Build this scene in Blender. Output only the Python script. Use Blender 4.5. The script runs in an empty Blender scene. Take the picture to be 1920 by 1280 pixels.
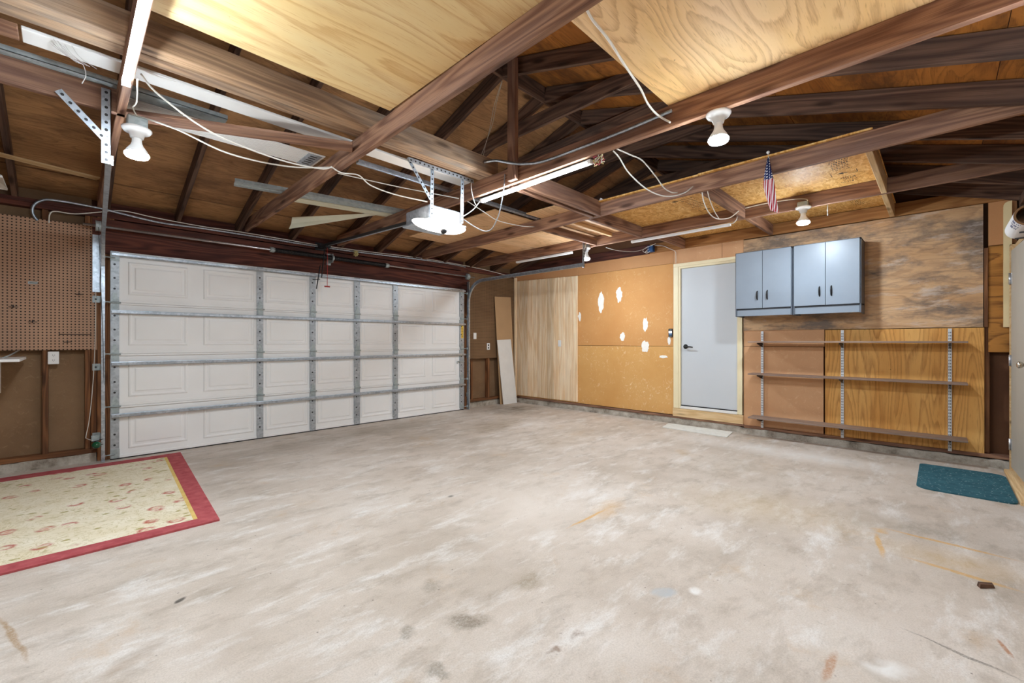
import bpy, bmesh, math, random
from mathutils import Matrix, Vector

# ---------------------------------------------------------------- camera, world, exposure
sc = bpy.context.scene
COL = sc.collection
cam_data = bpy.data.cameras.new('camera')
cam_data.sensor_width = 36.0
cam_data.lens = 815.0 / 1920.0 * 36.0
cam_data.clip_start = 0.02
cam = bpy.data.objects.new('camera', cam_data)
COL.objects.link(cam)
cam.location = (0.0, 0.0, 1.22)
cam.rotation_euler = (math.radians(90.0), 0.0, math.radians(-45.5))
sc.camera = cam

world = bpy.data.worlds.new('world')
sc.world = world
world.use_nodes = True
world.node_tree.nodes['Background'].inputs['Color'].default_value = (0.75, 0.82, 1.0, 1)
world.node_tree.nodes['Background'].inputs['Strength'].default_value = 0.004

sc.view_settings.view_transform = 'Standard'
sc.view_settings.look = 'None'
sc.view_settings.gamma = 1.0
sc.view_settings.use_curve_mapping = False
sc.view_settings.exposure = 1.0
sc.cycles.max_bounces = 8
sc.cycles.diffuse_bounces = 6
sc.cycles.use_light_tree = True

TUBE_W = 95.0      # emission strength of a lit tube diffuser
BULB_W = 330.0      # emission strength of a flood bulb's face
LENS_W = 9.0       # emission strength of the opener's lamp lens
FILL_W = 210.0      # emission strength of the added fill bulbs, all out of view

random.seed(7)

# ---------------------------------------------------------------- material helpers
def rgb(r, g, b):
    """sRGB 0-255 to linear"""
    out = []
    for v in (r, g, b):
        v /= 255.0
        out.append(v / 12.92 if v <= 0.04045 else ((v + 0.055) / 1.055) ** 2.4)
    return (out[0], out[1], out[2], 1.0)

class NT:
    def __init__(self, name):
        self.mat = bpy.data.materials.new(name)
        self.mat.use_nodes = True
        self.nt = self.mat.node_tree
        self.b = self.nt.nodes['Principled BSDF']
        self.out = self.nt.nodes['Material Output']
    def put(self, sock, v):
        if hasattr(v, 'is_output'):
            self.nt.links.new(v, sock)
        elif v is not None:
            sock.default_value = v
    def n(self, typ, **kw):
        nd = self.nt.nodes.new('ShaderNode' + typ)
        for k, v in kw.items():
            setattr(nd, k, v)
        return nd
    def coord(self, rand=True, scale=(1, 1, 1), rot=(0, 0, 0)):
        tc = self.n('TexCoord')
        v = tc.outputs['Object']
        if rand:
            oi = self.n('ObjectInfo')
            ad = self.n('VectorMath', operation='MULTIPLY_ADD')
            cb = self.n('CombineXYZ')
            self.nt.links.new(oi.outputs['Random'], cb.inputs[0])
            self.nt.links.new(oi.outputs['Random'], cb.inputs[1])
            self.nt.links.new(oi.outputs['Random'], cb.inputs[2])
            self.nt.links.new(cb.outputs[0], ad.inputs[0])
            ad.inputs[1].default_value = (37.3, 11.9, 23.1)
            self.nt.links.new(v, ad.inputs[2])
            v = ad.outputs[0]
        if scale != (1, 1, 1) or rot != (0, 0, 0):
            v = self.mapping(v, scale, rot)
        return v
    def mapping(self, v, scale=(1, 1, 1), rot=(0, 0, 0), loc=(0, 0, 0)):
        m = self.n('Mapping')
        self.put(m.inputs['Vector'], v)
        m.inputs['Scale'].default_value = scale
        m.inputs['Rotation'].default_value = rot
        m.inputs['Location'].default_value = loc
        return m.outputs[0]
    def noise(self, v, scale, detail=3.0, rough=0.55, dist=0.0):
        nd = self.n('TexNoise')
        self.put(nd.inputs['Vector'], v)
        nd.inputs['Scale'].default_value = scale
        nd.inputs['Detail'].default_value = detail
        nd.inputs['Roughness'].default_value = rough
        nd.inputs['Distortion'].default_value = dist
        return nd.outputs['Fac']
    def voro(self, v, scale, feature='F1', out='Distance'):
        nd = self.n('TexVoronoi', feature=feature)
        self.put(nd.inputs['Vector'], v)
        nd.inputs['Scale'].default_value = scale
        return nd.outputs[out]
    def math(self, op, a, b=None, c=None, clamp=False):
        nd = self.n('Math', operation=op, use_clamp=clamp)
        self.put(nd.inputs[0], a)
        if b is not None: self.put(nd.inputs[1], b)
        if c is not None: self.put(nd.inputs[2], c)
        return nd.outputs[0]
    def ramp(self, f, stops, interp='LINEAR'):
        nd = self.n('ValToRGB')
        cr = nd.color_ramp
        cr.interpolation = interp
        while len(cr.elements) < len(stops):
            cr.elements.new(0.5)
        for e, (p, c) in zip(cr.elements, stops):
            e.position = p
            e.color = c if hasattr(c, '__len__') else (c, c, c, 1)
        self.put(nd.inputs[0], f)
        return nd.outputs[0]
    def mix(self, f, a, b, mode='MIX'):
        nd = self.n('Mix', data_type='RGBA', blend_type=mode)
        self.put(nd.inputs[0], f)
        self.put(nd.inputs[6], a)
        self.put(nd.inputs[7], b)
        return nd.outputs[2]
    def bump(self, h, strength=0.3, dist=0.01):
        nd = self.n('Bump')
        nd.inputs['Strength'].default_value = strength
        nd.inputs['Distance'].default_value = dist
        self.put(nd.inputs['Height'], h)
        self.nt.links.new(nd.outputs[0], self.b.inputs['Normal'])
    def fin(self, color, rough=0.6, metal=0.0, spec=None):
        self.put(self.b.inputs['Base Color'], color)
        self.put(self.b.inputs['Roughness'], rough)
        self.put(self.b.inputs['Metallic'], metal)
        if spec is not None:
            self.b.inputs['Specular IOR Level'].default_value = spec
        return self.mat

def plain(name, col, rough=0.5, metal=0.0, var=0.06, nscale=8.0, spec=None):
    m = NT(name)
    v = m.coord()
    f = m.noise(v, nscale, 4)
    a = tuple(max(0, c * (1 - var)) for c in col[:3]) + (1,)
    b = tuple(min(1, c * (1 + var)) for c in col[:3]) + (1,)
    return m.fin(m.ramp(f, [(0.3, a), (0.7, b)]), rough, metal, spec)

def emit(name, col, strength):
    m = NT(name)
    m.b.inputs['Base Color'].default_value = (0.9, 0.9, 0.9, 1)
    m.b.inputs['Emission Color'].default_value = col
    m.b.inputs['Emission Strength'].default_value = strength
    m.b.inputs['Roughness'].default_value = 0.4
    return m.mat

def lumber(name, c1, c2, c3, rings=34.0, blotch=0.5, knots=True, rough=0.75):
    """sawn framing timber, grain along local X"""
    m = NT(name)
    v = m.coord()
    t = m.noise(m.mapping(v, (0.45, 5, 5)), 1.0, 2.0, 0.5)
    ring = m.math('SINE', m.math('MULTIPLY', t, rings * 2.2))
    ring = m.math('MULTIPLY_ADD', ring, 0.5, 0.5)
    streak = m.noise(m.mapping(v, (1.3, 75, 75)), 1.0, 3.0, 0.6)
    f = m.math('ADD', m.math('MULTIPLY', ring, 0.45), m.math('MULTIPLY', streak, 0.55))
    col = m.ramp(f, [(0.22, c1), (0.78, c2)])
    bl = m.noise(m.mapping(v, (0.8, 3.0, 3.0)), 1.6, 4.0, 0.6)
    bl = m.ramp(bl, [(0.42, 0.0), (0.68, blotch)])
    col = m.mix(bl, col, c3)
    if knots:
        d = m.voro(m.mapping(v, (2.0, 9.0, 9.0)), 0.9)
        k = m.ramp(d, [(0.08, 0.85), (0.20, 0.0)])
        col = m.mix(k, col, tuple(c * 0.35 for c in c1[:3]) + (1,))
    hair = m.noise(m.mapping(v, (4.0, 260, 260)), 1.0, 2.0, 0.7)
    col = m.mix(m.ramp(hair, [(0.50, 0.0), (0.70, 0.45)]), col, tuple(c * 0.45 for c in c1[:3]) + (1,))
    oi = m.n('ObjectInfo')
    tint = m.ramp(oi.outputs['Random'], [(0.0, 0.82), (0.5, 1.0), (1.0, 1.14)])
    col = m.mix(1.0, col, tint, 'MULTIPLY')
    m.bump(streak, 0.25, 0.004)
    return m.fin(col, rough, 0.0, 0.25)

def plywood(name, light, mid, dark, lines=13.0, stretch=(0.55, 3.2, 3.2), blot=None, blot_amt=0.0, rough=0.65, knots=True, linew=0.5, blot2=None):
    """rotary-cut veneer, cathedral figure along local X"""
    m = NT(name)
    v = m.coord()
    t = m.noise(m.mapping(v, stretch), 0.9, 2.2, 0.5, 0.15)
    w = m.noise(m.mapping(v, (1.6, 26, 26)), 1.0, 3.0, 0.6)
    w2 = m.noise(m.mapping(v, (7, 170, 170)), 1.0, 3.0, 0.75)
    ph = m.math('ADD', m.math('MULTIPLY', t, lines), m.math('MULTIPLY', w, 0.55))
    ph = m.math('ADD', ph, m.math('MULTIPLY', w2, 0.35))
    fr = m.math('FRACT', ph)
    ln = m.ramp(fr, [(0.0, 0.0), (0.45, 0.10), (0.80, 0.75), (0.90, 1.0), (0.97, 0.2), (1.0, 0.0)])
    br = m.ramp(w2, [(0.30, 0.35), (0.62, 1.0)])
    ln = m.math('MULTIPLY', ln, br)
    big = m.noise(m.mapping(v, (0.6, 2.4, 2.4)), 1.1, 4.0, 0.6)
    base = m.mix(m.ramp(big, [(0.38, 0.0), (0.66, 0.9)]), light, mid)
    col = m.mix(m.math('MULTIPLY', ln, linew), base, dark)
    fleck = m.noise(m.mapping(v, (9, 150, 150), loc=(2, 5, 3)), 1.0, 2.0, 0.6)
    col = m.mix(m.ramp(fleck, [(0.60, 0.0), (0.74, 0.55)]), col, dark)
    if knots:
        d = m.voro(m.mapping(v, (1.0, 2.2, 2.2)), 0.8)
        col = m.mix(m.ramp(d, [(0.03, 0.85), (0.07, 0.0)]), col, tuple(c * 0.35 for c in dark[:3]) + (1,))
    sp = m.voro(v, 7.0)
    col = m.mix(m.ramp(sp, [(0.016, 0.85), (0.034, 0.0)]), col, tuple(c * 0.12 for c in dark[:3]) + (1,))
    if blot is not None:
        bn = m.noise(m.mapping(v, (0.9, 2.0, 2.0), loc=(3, 7, 1)), 1.5, 7.0, 0.72)
        col = m.mix(m.ramp(bn, [(0.47, 0.0), (0.62, blot_amt)]), col, blot)
    if blot2 is not None:
        bn = m.noise(m.mapping(v, (1.4, 5.0, 5.0), loc=(8, 1, 4)), 1.5, 7.0, 0.72)
        col = m.mix(m.ramp(bn, [(0.54, 0.0), (0.66, 0.6)]), col, blot2)
    m.bump(ln, 0.06, 0.004)
    return m.fin(col, rough, 0.0, 0.3)

# ---------------------------------------------------------------- materials
MT = {}
MT['joist'] = lumber('old joist wood', rgb(116, 80, 62), rgb(170, 128, 100), rgb(138, 112, 102), blotch=0.5)
MT['rafter'] = lumber('dark rafter wood', rgb(76, 54, 44), rgb(122, 92, 74), rgb(70, 60, 56), blotch=0.55)
MT['header'] = lumber('red brown header wood', rgb(72, 38, 32), rgb(112, 64, 50), rgb(54, 36, 34), blotch=0.7)
MT['stud'] = lumber('brown stud wood', rgb(100, 64, 40), rgb(148, 100, 64), rgb(98, 70, 52), blotch=0.4)
MT['ledger'] = lumber('orange ledger wood', rgb(158, 106, 60), rgb(196, 140, 84), rgb(150, 98, 58), blotch=0.35)
MT['fresh'] = lumber('pale new timber', rgb(214, 176, 126), rgb(236, 206, 160), rgb(206, 166, 118), blotch=0.3)
MT['beam'] = lumber('weathered grey brown beam', rgb(136, 106, 82), rgb(194, 156, 120), rgb(146, 138, 128), blotch=0.75)
MT['plankwood'] = lumber('pale pine plank wood', rgb(234, 200, 156), rgb(253, 232, 200), rgb(222, 184, 140), rings=20, blotch=0.22, knots=False)
MT['shelfwood'] = lumber('brown laminate shelf wood', rgb(136, 112, 98), rgb(164, 140, 124), rgb(150, 130, 118), rings=10, blotch=0.3, knots=False, rough=0.55)
MT['ply_pale'] = plywood('pale yellow plywood', rgb(250, 226, 172), rgb(246, 212, 148), rgb(206, 148, 80), lines=15, stretch=(0.42, 2.6, 2.6), linew=0.62)
MT['ply_rough'] = plywood('straight grained pink plywood', rgb(244, 208, 158), rgb(240, 196, 130), rgb(176, 122, 78), lines=20, stretch=(0.7, 2.6, 2.6), linew=0.6)
MT['ply_gold'] = plywood('golden plywood', rgb(232, 180, 106), rgb(218, 156, 80), rgb(162, 104, 46), lines=22, stretch=(0.34, 3.3, 3.3), linew=0.72)
MT['ply_dark'] = plywood('dark oiled plywood', rgb(190, 130, 60), rgb(160, 104, 44), rgb(92, 52, 18), lines=16, stretch=(0.9, 2.6, 2.6), linew=0.95, knots=False)
MT['ply_grey'] = plywood('weathered grey plywood', rgb(214, 176, 136), rgb(196, 150, 104), rgb(128, 92, 66), lines=20, stretch=(0.7, 3.2, 3.2), blot=rgb(104, 94, 88), blot_amt=0.85, blot2=rgb(214, 200, 188))
MT['ply_loose'] = plywood('pinkish loose plywood', rgb(234, 194, 150), rgb(224, 176, 126), rgb(160, 108, 66), lines=18, stretch=(0.6, 3.2, 3.2))
MT['deck'] = plywood('brown roof deck plywood', rgb(190, 144, 98), rgb(160, 116, 78), rgb(98, 66, 44), lines=22, stretch=(0.7, 4.0, 4.0), blot=rgb(74, 52, 40), blot_amt=0.5)
MT['deck_orange'] = plywood('orange roof deck plywood', rgb(184, 118, 52), rgb(146, 86, 34), rgb(80, 44, 18), lines=22, stretch=(0.7, 4.0, 4.0), blot=rgb(66, 40, 24), blot_amt=0.6)

def mk_fiber(name, a, b, scuff, amt):
    m = NT(name)
    v = m.coord(rand=False)
    f = m.noise(v, 1.3, 4, 0.6)
    col = m.ramp(f, [(0.3, a), (0.72, b)])
    fine = m.noise(v, 170, 2)
    col = m.mix(m.ramp(fine, [(0.4, 0.0), (0.8, 0.18)]), col, tuple(c * 0.6 for c in a[:3]) + (1,))
    s = m.noise(m.mapping(v, (1, 1, 1.3)), 16, 6, 0.75, 1.2)
    zone = m.noise(v, 1.9, 3)
    s = m.math('MULTIPLY', m.ramp(s, [(0.56, 0.0), (0.64, amt)]), m.ramp(zone, [(0.42, 0.0), (0.62, 1.0)]))
    col = m.mix(s, col, scuff)
    m.bump(fine, 0.08, 0.002)
    return m.fin(col, 0.72, 0.0, 0.25)
MT['fiber_top'] = mk_fiber('tan fibreboard', rgb(192, 136, 90), rgb(208, 154, 106), rgb(222, 184, 140), 0.15)
MT['fiber_mid'] = mk_fiber('orange fibreboard', rgb(206, 146, 86), rgb(220, 164, 104), rgb(236, 204, 160), 0.5)
MT['fiber_low'] = mk_fiber('scuffed orange fibreboard', rgb(214, 158, 90), rgb(228, 178, 112), rgb(244, 220, 178), 0.95)
MT['fiber_pink'] = mk_fiber('pink tan fibreboard', rgb(206, 156, 114), rgb(220, 172, 130), rgb(234, 198, 156), 0.6)
MT['sheathing'] = mk_fiber('dark fibre sheathing', rgb(120, 92, 66), rgb(146, 116, 86), rgb(168, 140, 106), 0.5)
MT['gable'] = mk_fiber('dark gable sheathing', rgb(96, 62, 42), rgb(118, 80, 54), rgb(120, 84, 58), 0.2)

def mk_osb():
    m = NT('oriented strand board')
    v = m.coord()
    nz = m.n('TexNoise'); m.put(nz.inputs['Vector'], v); nz.inputs['Scale'].default_value = 7
    ad = m.n('VectorMath', operation='MULTIPLY_ADD')
    m.nt.links.new(nz.outputs['Color'], ad.inputs[0]); ad.inputs[1].default_value = (0.16, 0.16, 0.0)
    m.nt.links.new(v, ad.inputs[2])
    c1 = m.voro(m.mapping(ad.outputs[0], (1.0, 3.6, 1)), 20, out='Color')
    c2 = m.voro(m.mapping(ad.outputs[0], (3.0, 1.1, 1), (0, 0, 0.5)), 16, out='Color')
    s1 = m.n('SeparateColor'); m.put(s1.inputs[0], c1)
    s2 = m.n('SeparateColor'); m.put(s2.inputs[0], c2)
    f = m.math('ADD', m.math('MULTIPLY', s1.outputs[0], 0.6), m.math('MULTIPLY', s2.outputs[1], 0.4))
    col = m.ramp(f, [(0.1, rgb(196, 138, 66)), (0.5, rgb(226, 172, 96)), (0.9, rgb(242, 202, 136))])
    st = m.noise(m.mapping(v, (14, 160, 1)), 1, 2)
    col = m.mix(m.ramp(st, [(0.5, 0), (0.8, 0.3)]), col, rgb(168, 108, 48))
    m.bump(f, 0.15, 0.004)
    return m.fin(col, 0.6, 0, 0.3)
MT['osb'] = mk_osb()

def mk_peg(name, a, b):
    m = NT(name)
    v = m.coord(rand=False)
    f = m.noise(v, 2.0, 4)
    col = m.ramp(f, [(0.3, a), (0.7, b)])
    sp = m.n('SeparateXYZ'); m.put(sp.inputs[0], v)
    fx = m.math('SUBTRACT', m.math('FRACT', m.math('DIVIDE', sp.outputs[0], 0.0276)), 0.5)
    fz = m.math('SUBTRACT', m.math('FRACT', m.math('DIVIDE', sp.outputs[2], 0.0276)), 0.5)
    d = m.math('SQRT', m.math('ADD', m.math('MULTIPLY', fx, fx), m.math('MULTIPLY', fz, fz)))
    h = m.ramp(d, [(0.19, 1.0), (0.24, 0.0)])
    col = m.mix(h, col, rgb(30, 20, 14))
    return m.fin(col, 0.6, 0, 0.3)
MT['peg'] = mk_peg('brown pegboard', rgb(176, 138, 112), rgb(190, 152, 124))
MT['peg_dark'] = mk_peg('dark brown pegboard', rgb(112, 84, 58), rgb(134, 104, 74))

def mk_floor():
    m = NT('stained concrete slab')
    v = m.coord(rand=False)
    big = m.noise(v, 0.75, 8, 0.68)
    col = m.ramp(big, [(0.32, rgb(184, 170, 155)), (0.50, rgb(207, 194, 181)), (0.68, rgb(223, 213, 203))])
    med = m.noise(m.mapping(v, (1.2, 2.4, 1), (0, 0, 0.5)), 2.3, 9, 0.74, 0.2)
    col = m.mix(m.ramp(med, [(0.50, 0.0), (0.70, 0.70)]), col, rgb(160, 146, 130))
    wh = m.noise(m.mapping(v, (0.9, 2.6, 1), (0, 0, 0.9), (5, 2, 0)), 2.0, 9, 0.74, 0.2)
    col = m.mix(m.ramp(wh, [(0.52, 0.0), (0.68, 0.75)]), col, rgb(236, 233, 229))
    rust = m.noise(m.mapping(v, (1, 1, 1), (0, 0, 0), (9, 4, 0)), 1.7, 8, 0.72, 0.2)
    col = m.mix(m.ramp(rust, [(0.58, 0.0), (0.72, 0.5)]), col, rgb(196, 160, 112))
    sp = m.voro(v, 9.0)
    col = m.mix(m.ramp(sp, [(0.022, 0.75), (0.05, 0.0)]), col, rgb(92, 80, 68))
    pit = m.noise(v, 26, 6, 0.8)
    col = m.mix(m.ramp(pit, [(0.60, 0.0), (0.70, 0.55)]), col, rgb(128, 114, 98))
    fine = m.noise(v, 140, 4, 0.7)
    col = m.mix(m.ramp(fine, [(0.42, 0.0), (0.72, 0.36)]), col, rgb(150, 136, 120))
    wob = m.n('TexNoise'); m.put(wob.inputs['Vector'], v); wob.inputs['Scale'].default_value = 9; wob.inputs['Detail'].default_value = 5
    wa = m.n('VectorMath', operation='MULTIPLY_ADD'); m.nt.links.new(wob.outputs['Color'], wa.inputs[0])
    wa.inputs[1].default_value = (0.16, 0.16, 0); 
    ws = m.n('VectorMath', operation='SUBTRACT'); m.put(ws.inputs[0], v); ws.inputs[1].default_value = (0.08, 0.08, 0)
    m.nt.links.new(ws.outputs[0], wa.inputs[2])
    wt = m.n('VectorMath', operation='MULTIPLY_ADD'); m.nt.links.new(wob.outputs['Color'], wt.inputs[0])
    wt.inputs[1].default_value = (0.035, 0.035, 0)
    wu = m.n('VectorMath', operation='SUBTRACT'); m.put(wu.inputs[0], v); wu.inputs[1].default_value = (0.0175, 0.0175, 0)
    m.nt.links.new(wu.outputs[0], wt.inputs[2])
    speck = m.noise(v, 70, 5, 0.8)
    def stain(x, y, rx, ry, rot, c, amt, edge=0.55, src=None, grain=None):
        nonlocal col
        p = m.mapping(src if src is not None else wa.outputs[0], (1, 1, 1), (0, 0, 0), (-x, -y, 0))
        p = m.mapping(p, (1, 1, 0), (0, 0, -rot))
        p = m.mapping(p, (1 / rx, 1 / ry, 0))
        ln = m.n('VectorMath', operation='LENGTH'); m.put(ln.inputs[0], p)
        msk = m.ramp(ln.outputs['Value'], [(edge, amt), (1.0, 0.0)])
        gr = m.ramp(grain if grain is not None else med, [(0.30, 0.25), (0.58, 1.0)])
        col = m.mix(m.math('MULTIPLY', msk, gr), col, c)
    def streak(x0, y0, x1, y1, w, c, amt):
        stain((x0 + x1) / 2, (y0 + y1) / 2, math.hypot(x1 - x0, y1 - y0) / 2, w, math.atan2(y1 - y0, x1 - x0), c, amt, 0.5, wt.outputs[0], speck)
    gold, grey, brn, wht = rgb(210, 162, 90), rgb(146, 136, 122), rgb(138, 110, 88), rgb(238, 236, 232)
    # broad worn zones
    stain(4.6, 1.35, 1.2, 0.7, 0.2, rgb(178, 164, 146), 0.5, 0.1)
    stain(3.85, 0.10, 0.30, 0.6, 0.1, rgb(150, 140, 126), 0.6, 0.1)
    stain(3.6, 0.9, 0.5, 0.8, 0.3, rgb(196, 172, 130), 0.45, 0.1)
    stain(4.4, 3.4, 0.9, 0.5, 0.1, rgb(178, 160, 138), 0.5, 0.1)
    stain(4.3, 4.6, 0.9, 0.35, 0.2, rgb(156, 138, 114), 0.6, 0.2)
    stain(5.6, 5.5, 0.7, 0.5, 0.2, rgb(116, 104, 88), 0.8, 0.2)
    stain(3.2, 5.5, 1.6, 0.4, 0.0, rgb(160, 148, 132), 0.65, 0.2)
    stain(1.6, 5.3, 0.8, 0.35, 0.0, rgb(158, 146, 132), 0.55, 0.2)
    stain(5.5, 1.2, 0.35, 1.3, 0.0, wht, 0.6, 0.2)
    stain(2.4, 2.2, 0.9, 0.6, 0.6, rgb(228, 216, 204), 0.5, 0.2)
    # oil spots and dark marks
    stain(1.212, 1.468, 0.13, 0.075, -0.8, rgb(128, 116, 100), 0.8, 0.5, None, speck)
    stain(0.99, 1.595, 0.055, 0.045, 0, grey, 0.75, 0.5, None, speck)
    stain(1.277, 1.82, 0.075, 0.06, 0.6, grey, 0.65, 0.4, None, speck)
    stain(1.37, 1.95, 0.10, 0.05, 0.6, rgb(176, 160, 142), 0.6, 0.3)
    stain(0.958, 1.314, 0.06, 0.035, -0.8, grey, 0.75, 0.4, None, speck)
    stain(1.333, 1.089, 0.030, 0.022, 0, brn, 0.8, 0.4)
    stain(1.479, 1.074, 0.045, 0.03, 0, brn, 0.6, 0.3, None, speck)
    stain(1.633, 1.491, 0.11, 0.09, 0.4, rgb(140, 122, 92), 0.6, 0.2, None, speck)
    stain(0.364, 2.555, 0.035, 0.018, 0.7, rgb(36, 32, 28), 0.95, 0.5, wt.outputs[0])
    stain(2.106, 2.748, 0.035, 0.022, 0.2, rgb(66, 66, 58), 0.85, 0.4, wt.outputs[0])
    stain(0.15, 2.2, 0.18, 0.07, 0.6, rgb(170, 152, 134), 0.6, 0.2)
    stain(0.45, 2.0, 0.22, 0.08, 0.7, rgb(178, 162, 146), 0.55, 0.2)
    stain(2.027, 0.955, 0.075, 0.05, -0.7, rgb(178, 182, 184), 0.85, 0.6, wt.outputs[0])
    stain(2.15, 0.849, 0.045, 0.035, 0, wht, 0.8, 0.5, wt.outputs[0])
    stain(2.126, 0.143, 0.10, 0.07, -0.4, wht, 0.8, 0.3)
    stain(2.0, 0.05, 0.06, 0.22, -0.4, rgb(184, 174, 160), 0.6, 0.3)
    # rust gold marks
    streak(2.25, 1.73, 2.78, 1.733, 0.016, gold, 0.95)
    stain(2.75, 1.72, 0.30, 0.10, 0.2, gold, 0.5, 0.1)
    streak(3.73, 0.30, 3.70, -0.36, 0.022, gold, 0.9)
    streak(3.32, 0.16, 3.25, -0.32, 0.026, gold, 0.9)
    streak(3.62, 0.29, 3.20, 0.22, 0.022, gold, 0.9)
    stain(3.45, -0.05, 0.22, 0.40, 0.1, rgb(200, 168, 116), 0.5, 0.1)
    stain(3.66, 0.28, 0.06, 0.05, 0.2, gold, 0.8, 0.3)
    streak(1.88, 0.297, 2.13, 0.292, 0.018, rgb(176, 124, 82), 0.75)
    streak(2.68, -0.17, 2.54, -0.21, 0.012, rgb(170, 112, 70), 0.85)
    streak(2.49, 0.13, 2.40, -0.24, 0.010, rgb(96, 88, 80), 0.75)
    streak(-0.23, 3.02, -0.10, 2.44, 0.014, rgb(164, 132, 94), 0.85)
    m.bump(m.math('ADD', m.math('MULTIPLY', fine, 0.4), med), 0.12, 0.01)
    ro = m.ramp(med, [(0.3, 0.5), (0.7, 0.72)])
    return m.fin(col, ro, 0, 0.35)
MT['floor'] = mk_floor()
def mk_curb():
    m = NT('rough curb concrete')
    v = m.coord(rand=False)
    f = m.noise(v, 6, 6, 0.7)
    col = m.ramp(f, [(0.28, rgb(96, 84, 72)), (0.46, rgb(166, 156, 142)), (0.7, rgb(206, 198, 186))])
    m.bump(m.noise(v, 30, 5, 0.7), 0.7, 0.02)
    return m.fin(col, 0.85, 0, 0.2)
MT['curb'] = mk_curb()

def mk_galv(name, lo, hi, rough=0.38, metal=0.75):
    m = NT(name)
    v = m.coord()
    f = m.voro(v, 45, out='Color')
    s = m.n('SeparateColor'); m.put(s.inputs[0], f)
    g = m.noise(v, 5, 4)
    t = m.math('ADD', m.math('MULTIPLY', s.outputs[0], 0.35), m.math('MULTIPLY', g, 0.65))
    return m.fin(m.ramp(t, [(0.2, lo), (0.8, hi)]), rough, metal)
MT['galv'] = mk_galv('galvanised steel', rgb(150, 160, 170), rgb(204, 212, 220))
MT['galv_dull'] = mk_galv('dull zinc steel', rgb(150, 160, 162), rgb(186, 196, 196), 0.5, 0.35)
MT['galv_stile'] = mk_galv('galvanised door stile', rgb(150, 156, 162), rgb(196, 202, 206), 0.45, 0.4)
MT['galv_light'] = mk_galv('bright zinc steel', rgb(206, 210, 214), rgb(236, 238, 240), 0.45, 0.3)
MT['steel'] = mk_galv('bright steel', rgb(196, 198, 202), rgb(228, 228, 230), 0.28, 0.85)
MT['dark_metal'] = plain('dark grey metal', rgb(58, 58, 60), 0.45, 0.5)
MT['black'] = plain('black painted steel', rgb(24, 24, 26), 0.45, 0.1)
MT['black_plastic'] = plain('black plastic', rgb(20, 22, 26), 0.4)

def mk_doorwhite():
    m = NT('white embossed door steel')
    v = m.coord(rand=False)
    g = m.noise(m.mapping(v, (3, 3, 60)), 1.0, 3, 0.6, 0.6)
    f = m.noise(v, 1.5, 3)
    col = m.ramp(f, [(0.3, rgb(242, 242, 240)), (0.7, rgb(249, 249, 248))])
    m.bump(g, 0.12, 0.004)
    return m.fin(col, 0.42, 0, 0.4)
MT['door_white'] = mk_doorwhite()
MT['white'] = plain('white plastic', rgb(238, 238, 236), 0.4, var=0.02)
MT['white_paint'] = plain('white paint', rgb(236, 234, 230), 0.5, var=0.03)
MT['cable'] = plain('white cable sheath', rgb(232, 228, 218), 0.45, var=0.03)
MT['cable_grey'] = plain('grey cable sheath', rgb(150, 152, 156), 0.45, var=0.04)
MT['porcelain'] = plain('white porcelain', rgb(240, 240, 238), 0.2, var=0.02)
MT['slab_grey'] = plain('pale grey door paint', rgb(206, 210, 214), 0.38, var=0.015, nscale=3)
MT['casing'] = plain('cream door casing', rgb(242, 228, 190), 0.45, var=0.03)
MT['trim_cream'] = plain('pale cream pine', rgb(244, 220, 168), 0.5, var=0.05, nscale=5)
MT['slab_tan'] = plain('grey primed door', rgb(186, 180, 168), 0.5, var=0.05, nscale=3)
MT['cab'] = plain('blue grey cabinet laminate', rgb(134, 144, 156), 0.36, var=0.05, nscale=3, spec=0.45)
MT['cab_edge'] = plain('dark cabinet carcass', rgb(84, 92, 104), 0.4, var=0.05)
MT['handle'] = plain('dark bronze handle', rgb(38, 36, 36), 0.35, 0.6)
MT['brass'] = plain('satin nickel', rgb(196, 188, 174), 0.25, 0.9)
MT['patch'] = plain('white spackle', rgb(250, 246, 238), 0.7, var=0.03, nscale=40)
MT['cream'] = plain('cream vinyl', rgb(226, 224, 200), 0.45, var=0.05)
MT['hardboard'] = plain('tan hardboard', rgb(188, 152, 112), 0.6, var=0.04, nscale=4)
MT['red'] = plain('faded red plastic', rgb(176, 52, 46), 0.5)
MT['green'] = plain('glossy dark green plastic', rgb(10, 84, 54), 0.12, spec=0.8)
MT['yellow'] = plain('yellow sticker', rgb(238, 196, 70), 0.5)
MT['blue'] = plain('blue plastic box', rgb(26, 74, 128), 0.45)
MT['paper'] = plain('paper label', rgb(240, 240, 242), 0.6, var=0.02)
MT['ink'] = plain('black ink', rgb(40, 30, 22), 0.8)
MT['ink_soft'] = plain('faded ink', rgb(118, 82, 46), 0.8)
MT['tubepaper'] = plain('kraft cardboard tube', rgb(128, 92, 56), 0.8)
MT['string'] = plain('cotton string', rgb(206, 198, 182), 0.8)
MT['cobweb'] = plain('grey cobweb', rgb(196, 190, 186), 0.9)
MT['rubber'] = plain('black rubber seal', rgb(34, 34, 36), 0.7)
MT['tube_on'] = emit('lit white diffuser', (0.79, 0.905, 1.0, 1), TUBE_W)
MT['tube_off'] = plain('unlit white diffuser', rgb(244, 244, 244), 0.35, var=0.01)
MT['bulb_on'] = emit('lit flood bulb face', (0.79, 0.905, 1.0, 1), BULB_W)
MT['bulb_corner'] = emit('lit corner bulb face', (0.79, 0.905, 1.0, 1), BULB_W * 1.7)
MT['bulb_fill'] = emit('added fill bulb face', (0.79, 0.905, 1.0, 1), FILL_W)
MT['lens_on'] = emit('lit opener lens', (1.0, 0.90, 0.80, 1), LENS_W)
MT['screen'] = emit('lit control screen', (0.85, 0.93, 1.0, 1), 1.0)

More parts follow.
